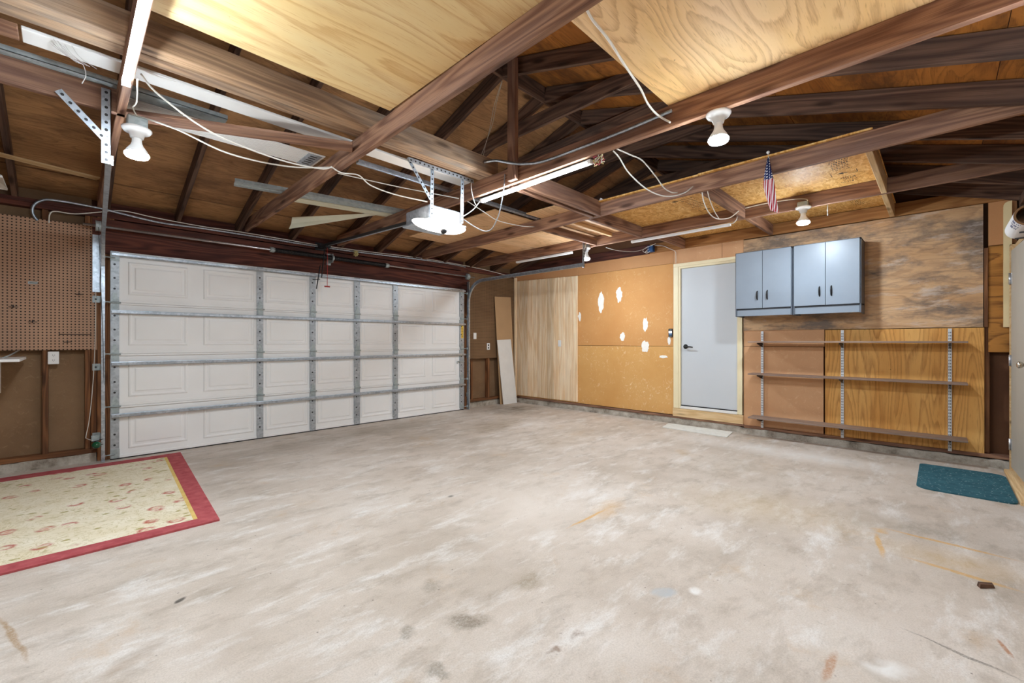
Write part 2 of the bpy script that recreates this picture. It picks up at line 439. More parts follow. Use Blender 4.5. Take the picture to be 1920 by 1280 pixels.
def mk_rug_field():
    m = NT('floral rug field')
    v = m.coord(rand=False)
    col = m.ramp(m.noise(v, 5, 4), [(0.3, rgb(232, 218, 186)), (0.7, rgb(244, 234, 212))])
    vine = m.noise(m.mapping(v, (1, 1, 0)), 9, 4, 0.6, 2.2)
    col = m.mix(m.ramp(vine, [(0.47, 0.0), (0.5, 0.6), (0.53, 0.0)]), col, rgb(190, 172, 104))
    lf = m.voro(m.mapping(v, (1, 1.6, 0), (0, 0, 0.5)), 11)
    z1 = m.noise(m.mapping(v, (1, 1, 0), (0, 0, 0), (4, 0, 0)), 4, 3)
    leaf = m.math('MULTIPLY', m.ramp(lf, [(0.2, 0.85), (0.32, 0.0)]), m.ramp(z1, [(0.48, 0.0), (0.56, 1.0)]))
    col = m.mix(leaf, col, rgb(170, 154, 84))
    fl = m.voro(m.mapping(v, (1, 1, 0), (0, 0, 0.2), (0.3, 0.7, 0)), 5.2)
    ring = m.math('MULTIPLY', m.ramp(fl, [(0.10, 0.15), (0.2, 0.9), (0.3, 0.0)]), m.ramp(m.noise(m.mapping(v, (1, 1, 0)), 12, 4), [(0.42, 0.0), (0.55, 1.0)]))
    col = m.mix(ring, col, rgb(190, 84, 74))
    ctr = m.ramp(fl, [(0.05, 0.7), (0.1, 0.0)])
    col = m.mix(ctr, col, rgb(222, 150, 130))
    pile = m.noise(v, 260, 2)
    m.bump(pile, 0.4, 0.004)
    return m.fin(col, 0.95, 0, 0.1)
MT['rug_field'] = mk_rug_field()
def mk_pile(name, a, b, fleck=None, sc_=300, amt=0.0):
    m = NT(name)
    v = m.coord(rand=False)
    col = m.ramp(m.noise(v, 14, 5, 0.6), [(0.3, a), (0.7, b)])
    p = m.noise(v, sc_, 2)
    if fleck:
        d = m.voro(v, 36)
        col = m.mix(m.ramp(d, [(0.13, amt), (0.22, 0.0)]), col, fleck)
    m.bump(p, 0.5, 0.004)
    return m.fin(col, 0.95, 0, 0.1)
MT['rug_red'] = mk_pile('red rug border', rgb(164, 74, 78), rgb(194, 102, 104))
MT['rug_gold'] = mk_pile('gold rug band', rgb(222, 186, 104), rgb(236, 206, 132))
MT['mat_teal'] = mk_pile('teal carpet mat', rgb(48, 88, 100), rgb(68, 112, 124), rgb(164, 186, 188), 200, 0.7)
MT['mat_white'] = mk_pile('white woven mat', rgb(216, 214, 206), rgb(236, 234, 226))
def mk_flag():
    m = NT('flag cloth')
    v = m.coord(rand=False)
    sp = m.n('SeparateXYZ'); m.put(sp.inputs[0], v)
    y, z = sp.outputs[1], sp.outputs[2]
    s = m.math('FRACT', m.math('DIVIDE', m.math('ADD', y, m.math('MULTIPLY', z, 0.035)), 0.0155))
    col = m.mix(m.ramp(s, [(0.0, 0.0), (0.5, 1.0)], 'CONSTANT'), rgb(238, 232, 230), rgb(170, 30, 44))
    fx = m.math('SUBTRACT', m.math('FRACT', m.math('DIVIDE', y, 0.017)), 0.5)
    fz = m.math('SUBTRACT', m.math('FRACT', m.math('DIVIDE', m.math('ADD', z, m.math('MULTIPLY', y, 0.7)), 0.022)), 0.5)
    d = m.math('SQRT', m.math('ADD', m.math('MULTIPLY', fx, fx), m.math('MULTIPLY', fz, fz)))
    un = m.mix(m.ramp(d, [(0.22, 1.0), (0.3, 0.0)]), rgb(34, 44, 92), rgb(236, 236, 240))
    isu = m.math('GREATER_THAN', z, -0.17)
    col = m.mix(isu, col, un)
    return m.fin(col, 0.8, 0, 0.2)
MT['flag'] = mk_flag()

# ---------------------------------------------------------------- object helpers
WLOC = {}

def tag(o, label=None, cat=None, group=None, kind=None):
    if label: o['label'] = label
    if cat: o['category'] = cat
    if group: o['group'] = group
    if kind: o['kind'] = kind
    return o

def empty(name, loc=(0, 0, 0), label=None, cat=None, group=None, kind=None):
    o = bpy.data.objects.new(name, None)
    o.empty_display_size = 0.1
    COL.objects.link(o)
    o.location = loc
    WLOC[o.name] = Vector(loc)
    return tag(o, label, cat, group, kind)

def link(name, me, mat, parent=None, world=Matrix.Identity(4)):
    o = bpy.data.objects.new(name, me)
    COL.objects.link(o)
    if mat is not None:
        ms = mat if isinstance(mat, (list, tuple)) else [mat]
        if len(me.materials) == 0:
            for x in ms:
                me.materials.append(MT[x] if isinstance(x, str) else x)
    w = world.copy()
    if parent is not None:
        o.parent = parent
        w = Matrix.Translation(-WLOC[parent.name]) @ w
    o.matrix_basis = w
    WLOC[o.name] = world.translation.copy()
    return o

def frame(d, up=(0, 0, 1)):
    x = Vector(d).normalized()
    u = Vector(up)
    if abs(x.dot(u)) > 0.98:
        u = Vector((0, 1, 0))
    y = u.cross(x).normalized()
    z = x.cross(y)
    m = Matrix.Identity(4)
    m.col[0][:3], m.col[1][:3], m.col[2][:3] = x, y, z
    return m

class MB:
    """collects boxes, tubes, lathes and strips in world coordinates, then builds ONE mesh object"""
    def __init__(self): self.v, self.f, self.sm, self.mi = [], [], [], []
    def add(self, vs, fs, smooth=False, mi=0):
        k = len(self.v)
        self.v += [tuple(p) for p in vs]
        self.f += [tuple(k + i for i in q) for q in fs]
        self.sm += [smooth] * len(fs)
        self.mi += [mi] * len(fs)
        return self
    def box(self, a, b, mi=0):
        x0, y0, z0 = (min(p, q) for p, q in zip(a, b)); x1, y1, z1 = (max(p, q) for p, q in zip(a, b))
        return self.add([(x0, y0, z0), (x1, y0, z0), (x1, y1, z0), (x0, y1, z0), (x0, y0, z1), (x1, y0, z1), (x1, y1, z1), (x0, y1, z1)],
                        [(0, 3, 2, 1), (4, 5, 6, 7), (0, 1, 5, 4), (1, 2, 6, 5), (2, 3, 7, 6), (3, 0, 4, 7)], False, mi)
    def beam(self, p, q, w, h, up=(0, 0, 1), mi=0):
        p, q = Vector(p), Vector(q)
        m = frame(q - p, up); y, z = m.col[1].xyz * (w / 2), m.col[2].xyz * (h / 2)
        vs = [c + s * y + t * z for c in (p, q) for s, t in ((-1, -1), (1, -1), (1, 1), (-1, 1))]
        return self.add(vs, [(0, 1, 2, 3), (7, 6, 5, 4), (0, 4, 5, 1), (1, 5, 6, 2), (2, 6, 7, 3), (3, 7, 4, 0)], False, mi)
    def prism(self, poly, axis, a, b, mi=0):
        """poly of 2-D points extruded along axis ('x','y','z') from a to b"""
        def mk(u, w, t): return {'x': (t, u, w), 'y': (u, t, w), 'z': (u, w, t)}[axis]
        n = len(poly)
        vs = [mk(u, w, a) for u, w in poly] + [mk(u, w, b) for u, w in poly]
        fs = [tuple(range(n - 1, -1, -1)), tuple(range(n, 2 * n))] + [(i, (i + 1) % n, n + (i + 1) % n, n + i) for i in range(n)]
        return self.add(vs, fs, False, mi)
    def tube(self, pts, r, seg=8, smooth_pts=0, cap=True, mi=0):
        pts = [Vector(p) for p in pts]
        if smooth_pts:
            if isinstance(r, (list, tuple)):
                m_ = len(r); r = [r[min(i // smooth_pts, m_ - 1)] * (1 - (i % smooth_pts) / smooth_pts) + r[min(i // smooth_pts + 1, m_ - 1)] * ((i % smooth_pts) / smooth_pts) for i in range((m_ - 1) * smooth_pts + 1)]
            pts = spline(pts, smooth_pts)
        n = len(pts); vs = []; prev = None
        for i, p in enumerate(pts):
            d = (pts[min(i + 1, n - 1)] - pts[max(i - 1, 0)])
            if d.length < 1e-9: d = Vector((0, 0, 1))
            d.normalize()
            if prev is None:
                u = Vector((0, 0, 1)) if abs(d.z) < 0.9 else Vector((1, 0, 0))
                e = u.cross(d).normalized()
            else:
                e = (prev - d * prev.dot(d)).normalized()
            prev = e; g = d.cross(e)
            rr = r[i] if isinstance(r, (list, tuple)) else r
            for k in range(seg):
                a = 2 * math.pi * k / seg
                vs.append(p + e * math.cos(a) * rr + g * math.sin(a) * rr)
        fs = [(i * seg + k, i * seg + (k + 1) % seg, (i + 1) * seg + (k + 1) % seg, (i + 1) * seg + k) for i in range(n - 1) for k in range(seg)]
        self.add(vs, fs, True, mi)
        if cap:
            k0 = len(self.v) - len(vs)
            self.f += [tuple(k0 + k for k in range(seg - 1, -1, -1)), tuple(k0 + (n - 1) * seg + k for k in range(seg))]
            self.sm += [False, False]; self.mi += [mi, mi]
        return self
    def lathe(self, prof, c, axis=(0, 0, 1), seg=20, mi=0, cap=True):
        """prof: list of (radius, height along axis)"""
        m = frame(axis); ax, e, g = m.col[0].xyz, m.col[1].xyz, m.col[2].xyz
        c = Vector(c); vs = []
        for r, h in prof:
            for k in range(seg):
                a = 2 * math.pi * k / seg
                vs.append(c + ax * h + (e * math.cos(a) + g * math.sin(a)) * r)
        n = len(prof)
        fs = [(i * seg + k, i * seg + (k + 1) % seg, (i + 1) * seg + (k + 1) % seg, (i + 1) * seg + k) for i in range(n - 1) for k in range(seg)]
        self.add(vs, fs, True, mi)
        if cap:
            k0 = len(self.v) - len(vs)
            self.f += [tuple(k0 + k for k in range(seg - 1, -1, -1)), tuple(k0 + (n - 1) * seg + k for k in range(seg))]
            self.sm += [False, False]; self.mi += [mi, mi]
        return self
    def build(self, name, mat, parent=None, at=None, bevel=0.0):
        c = Vector(at) if at is not None else (WLOC[parent.name] if parent is not None else Vector((0, 0, 0)))
        me = bpy.data.meshes.new(name)
        me.from_pydata([tuple(Vector(p) - c) for p in self.v], [], self.f)
        ms = mat if isinstance(mat, (list, tuple)) else [mat]
        for x in ms: me.materials.append(MT[x] if isinstance(x, str) else x)
        bm = bmesh.new(); bm.from_mesh(me)
        for f, s, k in zip(bm.faces, self.sm, self.mi):
            f.smooth = s; f.material_index = k
        bmesh.ops.recalc_face_normals(bm, faces=bm.faces)
        if bevel > 0:
            es = [e for e in bm.edges if len(e.link_faces) == 2 and e.calc_face_angle(0) > 0.6]
            bmesh.ops.bevel(bm, geom=es, offset=bevel, segments=1, affect='EDGES', clamp_overlap=True)
        bm.to_mesh(me); bm.free()
        return link(name, me, None, parent, Matrix.Translation(c))

def spline(pts, k):
    out = []
    n = len(pts)
    for i in range(n - 1):
        p0, p1, p2, p3 = pts[max(i - 1, 0)], pts[i], pts[i + 1], pts[min(i + 2, n - 1)]
        for j in range(k):
            t = j / k
            out.append(0.5 * ((2 * p1) + (p2 - p0) * t + (2 * p0 - 5 * p1 + 4 * p2 - p3) * t * t + (3 * p1 - p0 - 3 * p2 + p3) * t ** 3))
    out.append(pts[-1])
    return out

def board(name, p, q, w, h, mat, parent=None, up=(0, 0, 1), bevel=0.003):
    """a timber from p to q (centre line), w across, h along up; local X runs along the grain"""
    p, q = Vector(p), Vector(q)
    L = (q - p).length
    m = frame(q - p, up)
    m.translation = (p + q) / 2
    b = MB().box((-L / 2, -w / 2, -h / 2), (L / 2, w / 2, h / 2))
    me = bpy.data.meshes.new(name)
    me.from_pydata(b.v, [], b.f)
    if bevel > 0:
        bm = bmesh.new(); bm.from_mesh(me)
        bmesh.ops.bevel(bm, geom=list(bm.edges), offset=bevel, segments=1, affect='EDGES', clamp_overlap=True)
        bm.to_mesh(me); bm.free()
    return link(name, me, mat, parent, m)

def sheet(name, a, b, mat, parent=None, grain='x', bevel=0.0015):
    """a flat panel given by two opposite box corners, grain along the named world axis"""
    a, b = Vector(a), Vector(b)
    c = (a + b) / 2; d = Vector([abs(b[i] - a[i]) for i in range(3)])
    if grain == 'x': p, q, w, h, up = c - Vector((d.x / 2, 0, 0)), c + Vector((d.x / 2, 0, 0)), d.y, d.z, (0, 0, 1)
    elif grain == 'y': p, q, w, h, up = c - Vector((0, d.y / 2, 0)), c + Vector((0, d.y / 2, 0)), d.x, d.z, (0, 0, 1)
    else: p, q, w, h, up = c - Vector((0, 0, d.z / 2)), c + Vector((0, 0, d.z / 2)), d.x, d.y, (0, 1, 0)
    return board(name, p, q, w, h, mat, parent, up, bevel)

# ---------------------------------------------------------------- the building
D, W = 6.08, 6.33           # inner plane of the garage door, face of the house wall
XL, YN = -1.25, -0.53       # unseen left wall, near wall
ZJ, HJ = 2.58, 0.14         # underside and depth of the ceiling joists
T = 0.313                   # roof pitch
YR = 2.81                   # ridge
ZT = ZJ + HJ                # top of joists

floor = MB().box((XL - .1, YN - .1, -0.12), (W + .2, 6.34, 0.0)).build('floor', 'floor')
tag(floor, 'stained pale concrete garage floor with rust marks', 'floor', kind='structure')

# ---- garage-door wall (left in the picture)
wl = empty('wall_left', (0, 6.2, 0), 'dark framed garage door wall with red brown timber header', 'wall', kind='structure')
sheet('sheathing', (XL, 6.225, 0.10), (0.16, 6.245, 2.75), 'sheathing', wl, 'z')
sheet('sheathing', (5.06, 6.225, 0.10), (6.42, 6.245, 2.75), 'sheathing', wl, 'z')
def rough_curb(name, x0, x1, y0, y1, z1, parent, axis='x', n=26, slope=0.0):
    b = MB(); vs = []; rnd = random.Random(int((x0 + y0) * 100))
    for i in range(n + 1):
        t = i / n
        j = lambda s: (rnd.random() - .5) * s
        if axis == 'x':
            x = x0 + (x1 - x0) * t
            vs += [(x, y0 + j(.012), 0), (x, y0 + slope + j(.016), z1 + j(.014)), (x, y1, z1), (x, y1, 0)]
        else:
            y = y0 + (y1 - y0) * t
            vs += [(x0 + j(.012), y, 0), (x0 + slope + j(.016), y, z1 + j(.014)), (x1, y, z1), (x1, y, 0)]
    fs = [(4 * i + k, 4 * i + (k + 1) % 4, 4 * i + 4 + (k + 1) % 4, 4 * i + 4 + k) for i in range(n) for k in range(4)]
    fs += [(0, 1, 2, 3), (4 * n + 3, 4 * n + 2, 4 * n + 1, 4 * n)]
    b.add(vs, fs)
    return b.build(name, 'curb', parent)
rough_curb('concrete_curb', XL, 0.19, 6.125, 6.26, 0.088, wl, slope=.02)
rough_curb('concrete_curb', 5.10, 6.40, 6.155, 6.26, 0.105, wl, slope=.02)
board('sill_plate', (XL, 6.18, .113), (0.2, 6.18, .113), .095, .045, 'stud', wl)
board('sill_plate', (5.08, 6.185, .13), (6.38, 6.185, .13), .095, .045, 'stud', wl)
for x in (-1.15, -.76, -.165, .128):
    board('stud', (x, 6.176, .137), (x, 6.176, 2.49), .04, .09, 'stud', wl, (0, 1, 0))
board('stud', (.172, 6.176, .137), (.172, 6.176, 2.49), .042, .09, 'stud', wl, (0, 1, 0))
for x in (.262, 5.0):
    board('door_jamb', (x, 6.175, 0), (x, 6.175, 2.5), .13, .09, 'stud', wl, (0, 1, 0))
for x in (5.19, 5.61, 6.02, 6.30):
    board('stud', (x, 6.18, .152), (x, 6.18, 2.49), .04, .09, 'stud', wl, (0, 1, 0))
board('header', (.16, 6.16, 2.30), (5.1, 6.16, 2.30), .09, .36, 'header', wl)
board('top_plate', (XL, 6.17, 2.512), (6.42, 6.17, 2.512), .10, .04, 'header', wl)
board('top_plate', (XL, 6.17, 2.553), (6.42, 6.17, 2.553), .10, .04, 'header', wl)
sheet('eave_board', (XL, 6.24, 2.55), (6.42, 6.26, 2.74), 'header', wl, 'x')

# ---- house wall with the man door (right in the picture)
wr = empty('wall_right', (W, 2.8, 0), 'orange fibreboard house wall with plywood patches and a door', 'wall', kind='structure')
sheet('sheathing', (W + .10, YN - .1, 0), (W + .12, 6.3, 2.74), 'gable', wr, 'z')
b = MB().prism([(YN - .1, 2.62), (6.3, 2.62), (6.3, 2.72), (YR, 3.86), (YN - .1, 2.78)], 'x', W + .03, W + .05)
b.build('gable_sheathing', 'gable', wr)
def wpanel(y0, y1, z0, z1, mat, t=.012, x=W, lab=None, grain='z', name='wall_panel'):
    o = sheet(name, (x - t + .012, y0, z0), (x + .012, y1, z1), mat, wr, grain)
    if lab: o['label'] = lab
    return o
wpanel(4.572, 6.2, 2.392, 2.62, 'fiber_top')
wpanel(2.836, 4.568, 2.391, 2.62, 'fiber_top')
wpanel(2.145, 2.833, 2.373, 2.62, 'fiber_pink')
wpanel(1.87, 2.141, 2.373, 2.62, 'fiber_pink')
wpanel(4.572, 6.2, 1.151, 2.388, 'fiber_mid')
wpanel(2.837, 4.568, 1.151, 2.388, 'fiber_mid')
wpanel(4.572, 6.2, .128, 1.146, 'fiber_low')
wpanel(2.836, 4.568, .128, 1.146, 'fiber_low')
wpanel(.98, 1.868, 1.158, 1.37, 'fiber_pink')
wpanel(.988, 1.868, .10, 1.153, 'fiber_pink')
wpanel(-.318, .972, .10, 1.357, 'ply_gold', t=.022, lab='golden plywood panel behind the shelves')
# weathered sheet under the ledger
g = Matrix(((0, 0, 1, 0), (1, 0, 0, 0), (0, 1, 0, 0), (0, 0, 0, 1)))
me = bpy.data.meshes.new('wall_panel')
pv = [(-.31, 1.364), (1.866, 1.364), (1.866, 2.571), (-.31, 2.577)]
me.from_pydata([(y - .78, z - 1.96, t) for t in (-.014, 0.010) for y, z in pv], [], [(3, 2, 1, 0), (4, 5, 6, 7), (0, 1, 5, 4), (1, 2, 6, 5), (2, 3, 7, 6), (3, 0, 4, 7)])
g.translation = (W, .78, 1.96)
o = link('wall_panel', me, 'ply_grey', wr, g); o['label'] = 'weathered grey brown plywood sheet behind the cabinets'
wpanel(YN, -.345, 2.16, 2.585, 'fiber_top', lab='tan board scrap at the top of the corner')
wpanel(YN, -.345, 1.115, 2.155, 'ply_dark', grain='y', lab='dark oiled plywood strip in the corner')
board('trim_batten', (W - .004, -.33, 1.36), (W - .004, -.33, 2.14), .028, .024, 'stud', wr, (1, 0, 0))
board('stud', (W + .06, -.335, .12), (W + .06, -.335, 1.36), .04, .09, 'stud', wr, (1, 0, 0))
board('stud', (W + .06, -.505, .12), (W + .06, -.505, 1.36), .04, .09, 'stud', wr, (1, 0, 0))
board('sill_plate', (W + .02, YN, .10), (W + .02, 1.86, .088), .09, .036, 'joist', wr)
board('sill_plate', (W + .02, 1.86, .098), (W + .02, 6.12, .113), .09, .03, 'joist', wr)
rough_curb('concrete_curb', W - .07, W + .1, YN, 1.90, .07, wr, 'y', 40, .03)
rough_curb('concrete_curb', W - .03, W + .1, 1.905, 6.15, .088, wr, 'y', 40, .02)
board('ledger', (W - .012, YN, 2.652), (W - .012, 3.2, 2.652), .038, .14, 'ledger', wr)
board('ledger', (W - .012, 3.21, 2.652), (W - .012, 6.12, 2.652), .038, .14, 'header', wr)
board('door_step_timber', (W - .012, 1.868, .172), (W - .012, 2.833, .172), .04, .118, 'fresh', wr)
def blob(cy, cz, ry, rz, seed, parent=wr):
    rnd = random.Random(seed); n = 22; pts = []
    for k in range(n):
        a = 2 * math.pi * k / n; s = .82 + .36 * rnd.random()
        pts.append((cy + ry * s * math.cos(a), cz + rz * s * math.sin(a)))
    return MB().prism(pts, 'x', W - .0035, W + .001).build('spackle_patch', 'patch', parent)
for i, (cy, cz, ry, rz) in enumerate(((4.098, 1.893, .055, .165), (3.75, 1.99, .055, .12), (4.54, 1.66, .03, .075), (3.288, 1.49, .042, .105), (3.69, 1.30, .05, .065), (3.288, 1.137, .062, .09), (2.90, 1.24, .022, .07), (2.99, .99, .07, .022))):
    blob(cy, cz, ry, rz, i)

# ---- near wall with door 3 (grazing, right edge) and the unseen left wall
wf = empty('wall_front', (3, YN, 0), 'near garage wall of dark studs beside the corner door', 'wall', kind='structure')
sheet('sheathing', (XL, YN - .12, 0), (5.1, YN - .10, 2.75), 'sheathing', wf, 'z')
sheet('sheathing', (6.14, YN - .12, 0), (W + .1, YN - .10, 2.75), 'sheathing', wf, 'z')
sheet('sheathing', (5.1, YN - .12, 2.10), (6.14, YN - .10, 2.75), 'sheathing', wf, 'z')
for x in (-.6, .6, 1.8, 3.0, 3.6, 4.2, 4.8):
    board('stud', (x, YN - .055, .08), (x, YN - .055, 2.5), .04, .09, 'stud', wf, (0, 1, 0))
for x in (5.3, 5.75, 6.26):
    board('cripple_stud', (x, YN - .055, 2.17), (x, YN - .055, 2.5), .04, .09, 'rafter', wf, (0, 1, 0))
board('door_header', (5.0, YN - .055, 2.13), (6.25, YN - .055, 2.13), .09, .07, 'rafter', wf)
board('top_plate', (XL, YN - .055, 2.54), (W + .05, YN - .055, 2.54), .09, .08, 'rafter', wf)
rough_curb('concrete_curb', XL, 5.05, YN - .1, YN + .02, .08, wf, 'x', 30, 0)
wb = MB().box((XL - .05, YN - .12, 0), (XL, 6.3, 2.74)).build('wall_rear', 'sheathing', at=(XL, 3, 0))
tag(wb, 'dark fibreboard wall out of view', 'wall', kind='structure')

# ---- ceiling: roof deck, rafters, ridge, joists
ce = empty('ceiling', (2.6, YR, 2.7), 'open rafter and joist roof frame with brown plywood decking', 'ceiling', kind='structure')
RX = [-.97, -.36, .275, .86, 1.455, 2.08, 2.74, 3.32, 3.93, 4.54, 5.13, 5.74, 6.30]
cphi = math.cos(math.atan(T))
off = .07 / cphi
for x in RX:
    yl = 6.5
    board('rafter', (x, yl, ZJ + T * (6.08 - yl) + off), (x, YR + .02, ZJ + T * (6.08 - YR - .02) + off), .038, .14, 'rafter', ce)
    yl = -.9
    board('rafter', (x, yl, ZJ + T * (yl + .46) + off), (x, YR - .02, ZJ + T * (YR - .02 + .46) + off), .038, .14, 'rafter', ce)
ZR = ZJ + T * 3.27
board('ridge_board', (XL, YR, ZR + .09), (W + .02, YR, ZR + .09), .036, .19, 'rafter', ce)
dz = .14 / cphi + .004
rows = [(6.55, 5.884), (5.866, 4.702), (4.698, 3.542), (3.538, YR)]
cols = [[(XL - .1, .86), (.864, 3.30), (3.304, 5.74), (5.744, W + .04)], [(XL - .1, 2.08), (2.084, 4.52), (4.524, W + .04)]]
for side in (1, -1):
    for ri, (ya, yb) in enumerate(rows):
        for (xa, xb) in cols[ri % 2]:
            def zz(y): return ZJ + T * (6.08 - y) + dz + .006
            if side == -1 and ri == 0: yb = 5.869
            A, B = Vector((0, ya, zz(ya))), Vector((0, yb, zz(yb)))
            if side == -1:
                A.y, B.y = 2 * YR - A.y, 2 * YR - B.y
            c = (A + B) / 2; c.x = (xa + xb) / 2
            n = (Vector((1, 0, 0)).cross(B - A)).normalized()
            if n.z < 0: n = -n
            board('roof_panel', c - Vector(((xb - xa) / 2, 0, 0)), c + Vector(((xb - xa) / 2, 0, 0)), (B - A).length, .012, 'deck' if side == 1 else 'deck_orange', ce, n, .001)
JX = [(-1.0, -1.0), (.215, .215), (1.455, 1.535), (2.69, 2.69), (3.985, 4.11), (5.265, 5.28)]
for xa, xb in JX:
    board('ceiling_joist', (xa, YN - .05, ZJ + HJ / 2), (xb, 6.12, ZJ + HJ / 2), .04, HJ, 'joist', ce)
board('support_beam', (-1.2, 2.912, ZT + .07), (2.735, 2.912, ZT + .07), .095, .138, 'beam', ce)
board('support_beam', (-1.2, 3.012, ZT + .07), (2.735, 3.012, ZT + .07), .095, .138, 'beam', ce)
board('king_post', (2.645, 2.59, 2.59), (2.645, 2.59, ZJ + T * (2.55 + .46) + .1), .045, .09, 'joist', ce, (0, 1, 0))
for x in (3.275, 4.495, 5.695):
    board('collar_tie', (x, 1.62, 3.42), (x, 4.0, 3.42), .036, .14, 'rafter', ce)
board('collar_tie', (3.885, 1.62, 3.44), (3.885, 4.0, 3.40), .036, .14, 'rafter', ce)
# blocking between the joists
def block(x0, x1, y, z0=ZJ, z1=ZT, mat='joist', w=.04):
    board('blocking', (x0, y, (z0 + z1) / 2), (x1, y, (z0 + z1) / 2), w, z1 - z0, mat, ce)
block(2.712, 4.02, 2.63, ZJ, ZT + .02); block(2.712, 4.02, 2.72, ZJ, ZT + .02)
block(4.085, 5.24, 3.48, ZJ, ZJ + .10); block(4.085, 5.24, 3.23, ZT - .05, ZT - .004, 'fresh')
block(4.065, 5.24, 2.79)
block(4.04, 5.24, 1.55)
block(4.02, 5.24, .36, ZJ, ZT, 'fresh')
block(5.295, 6.29, 1.53, ZJ, ZT - .004); block(5.295, 6.29, .365, ZJ, ZT - .004, 'fresh'); block(5.30, 6.29, 2.66, ZJ, ZT - .004)
block(.235, -.98, 3.51)
# diagonal strip brace between the first two joists
board('strip_brace', (.235, 3.64, 2.64), (1.45, 3.06, 2.64), .14, .02, 'joist', ce)
board('gable_stud', (W - .0, YR, 2.75), (W - .0, YR, 3.55), .04, .06, 'rafter', ce, (0, 1, 0))

# ---------------------------------------------------------------- doors
# garage door
gd = empty('door_1', (2.62, D, 0), 'white sectional garage door with raised panels and steel struts', 'garage door', kind='structure')
GX0, GX1 = .292, 4.946
ZS = [(1.624, 2.155), (1.093, 1.626), (.553, 1.095), (.012, .555)]
PX = [(.43, .94), (1.085, 1.605), (1.735, 2.25), (2.375, 2.89), (3.005, 3.515), (3.635, 4.14), (4.27, 4.785)]
for (z0, z1) in ZS:
    s = MB().box((GX0, D, z0), (GX1, D + .04, z1 - .003))
    # rolled top and bottom lips
    s.box((GX0, D - .010, z0), (GX1, D, z0 + .030)).box((GX0, D - .018, z1 - .024), (GX1, D, z1 - .004))
    sec = s.build('door_section', 'door_white', gd, at=(2.62, D, z0), bevel=.003)
    pz0, pz1 = z0 + .085, z1 - .10
    for (xa, xb) in PX:
        p = MB()
        def ring(i): return [(xa + i, pz0 + i), (xb - i, pz0 + i), (xb - i, pz1 - i), (xa + i, pz1 - i)]
        steps = [(0, -.0005), (.010, -.010), (.022, -.010), (.034, -.003), (.052, -.003), (.064, -.009)]
        vs = [(x, D + dy, z) for i, dy in steps for x, z in ring(i)]
        fs = [(4 * a + k, 4 * a + (k + 1) % 4, 4 * a + 4 + (k + 1) % 4, 4 * a + 4 + k) for a in range(len(steps) - 1) for k in range(4)]
        fs.append(tuple(4 * (len(steps) - 1) + k for k in range(4)))
        p.add(vs, fs)
        p.build('raised_panel', 'door_white', sec)
    for k, (xa, xb) in enumerate(((.294, .36), (1.636, 1.706), (2.276, 2.350), (2.90, 2.985), (3.53, 3.612), (4.85, 4.944))):
        st = MB().box((xa, D - .022, z0 + .002), (xb, D - .004, z1 - .004))
        for zz_ in (z0 + .14, z0 + .25, z1 - .14):
            st.lathe([(.010, 0), (.010, .003)], (xa + .03, D - .0221, zz_), (0, -1, 0), 10, 1)
        st.build('stile', ['galv_stile', 'dark_metal'], sec)
# hinges on the section joints
def hinge(x, z, roller=None):
    h = MB()
    h.prism([(x - .035, z), (x + .035, z), (x + .012, z + .10), (x - .012, z + .10)], 'y', D - .028, D - .022)
    h.prism([(x - .035, z - .006), (x + .035, z - .006), (x + .025, z - .075), (x - .025, z - .075)], 'y', D - .028, D - .022)
    h.tube([(x - .045, D - .034, z - .003), (x + .045, D - .034, z - .003)], .009, 8)
    if roller is not None:
        h.tube([(x, D - .03, z), (roller, D - .05, z)], .006, 8)
        h.lathe([(.012, -.008), (.024, -.006), (.024, .006), (.012, .008)], (roller, D - .05, z), (1, 0, 0), 14)
    return h.build('hinge', 'galv_dull', gd)
for z in (1.624, 1.093, .553):
    for x in (1.671, 2.313, 2.942, 3.571):
        hinge(x, z)
    hinge(.327, z, .245); hinge(4.897, z, 4.99)
for x, rx in ((.327, .245), (4.897, 4.99)):
    t = MB().box((x - .035, D - .03, 2.05), (x + .035, D - .022, 2.13)).tube([(x, D - .035, 2.08), (rx, D - .05, 2.08)], .006, 8)
    t.lathe([(.012, -.008), (.024, -.006), (.024, .006), (.012, .008)], (rx, D - .05, 2.08), (1, 0, 0), 14)
    t.build('top_roller_bracket', 'galv_dull', gd)
    t = MB().box((x - .035, D - .03, .02), (x + .035, D - .022, .11)).tube([(x, D - .035, .06), (rx, D - .05, .06)], .006, 8)
    t.lathe([(.012, -.008), (.024, -.006), (.024, .006), (.012, .008)], (rx, D - .05, .06), (1, 0, 0), 14)
    t.build('bottom_bracket', 'galv_dull', gd)
for z in (2.115, 1.525, .99, .455):
    hgt = .040
    prof = [(D - .028, z - hgt / 2), (D - .034, z - hgt / 2), (D - .036, z - .009), (D - .066, z - .009), (D - .069, z - .014), (D - .071, z - .012), (D - .071, z + .012), (D - .069, z + .014), (D - .066, z + .009), (D - .036, z + .009), (D - .034, z + hgt / 2), (D - .028, z + hgt / 2)]
    MB().prism([(y, zz_) for y, zz_ in prof], 'x', .30, 4.94).build('strut', 'galv', gd)
MB().box((GX0, D, 0.0), (GX1, D + .03, .014)).build('bottom_seal', 'rubber', gd)
s = MB().box((4.875, D - .0245, 1.28), (4.925, D - .0225, 1.50)); st = s.build('warning_sticker', 'yellow', gd)
b = MB()
for i in range(6): b.box((4.882, D - .0255, 1.30 + i * .03), (4.918 - .006 * (i % 3), D - .0246, 1.308 + i * .03))
b.build('sticker_print', 'ink_soft', st)
b = MB().box((4.80, D - .05, .86), (4.93, D - .03, .875)).tube([(4.80, D - .05, .87), (4.76, D - .06, .87), (4.76, D - .06, .83)], .008, 8, 3)
b.build('slide_latch', 'galv_dull', gd)

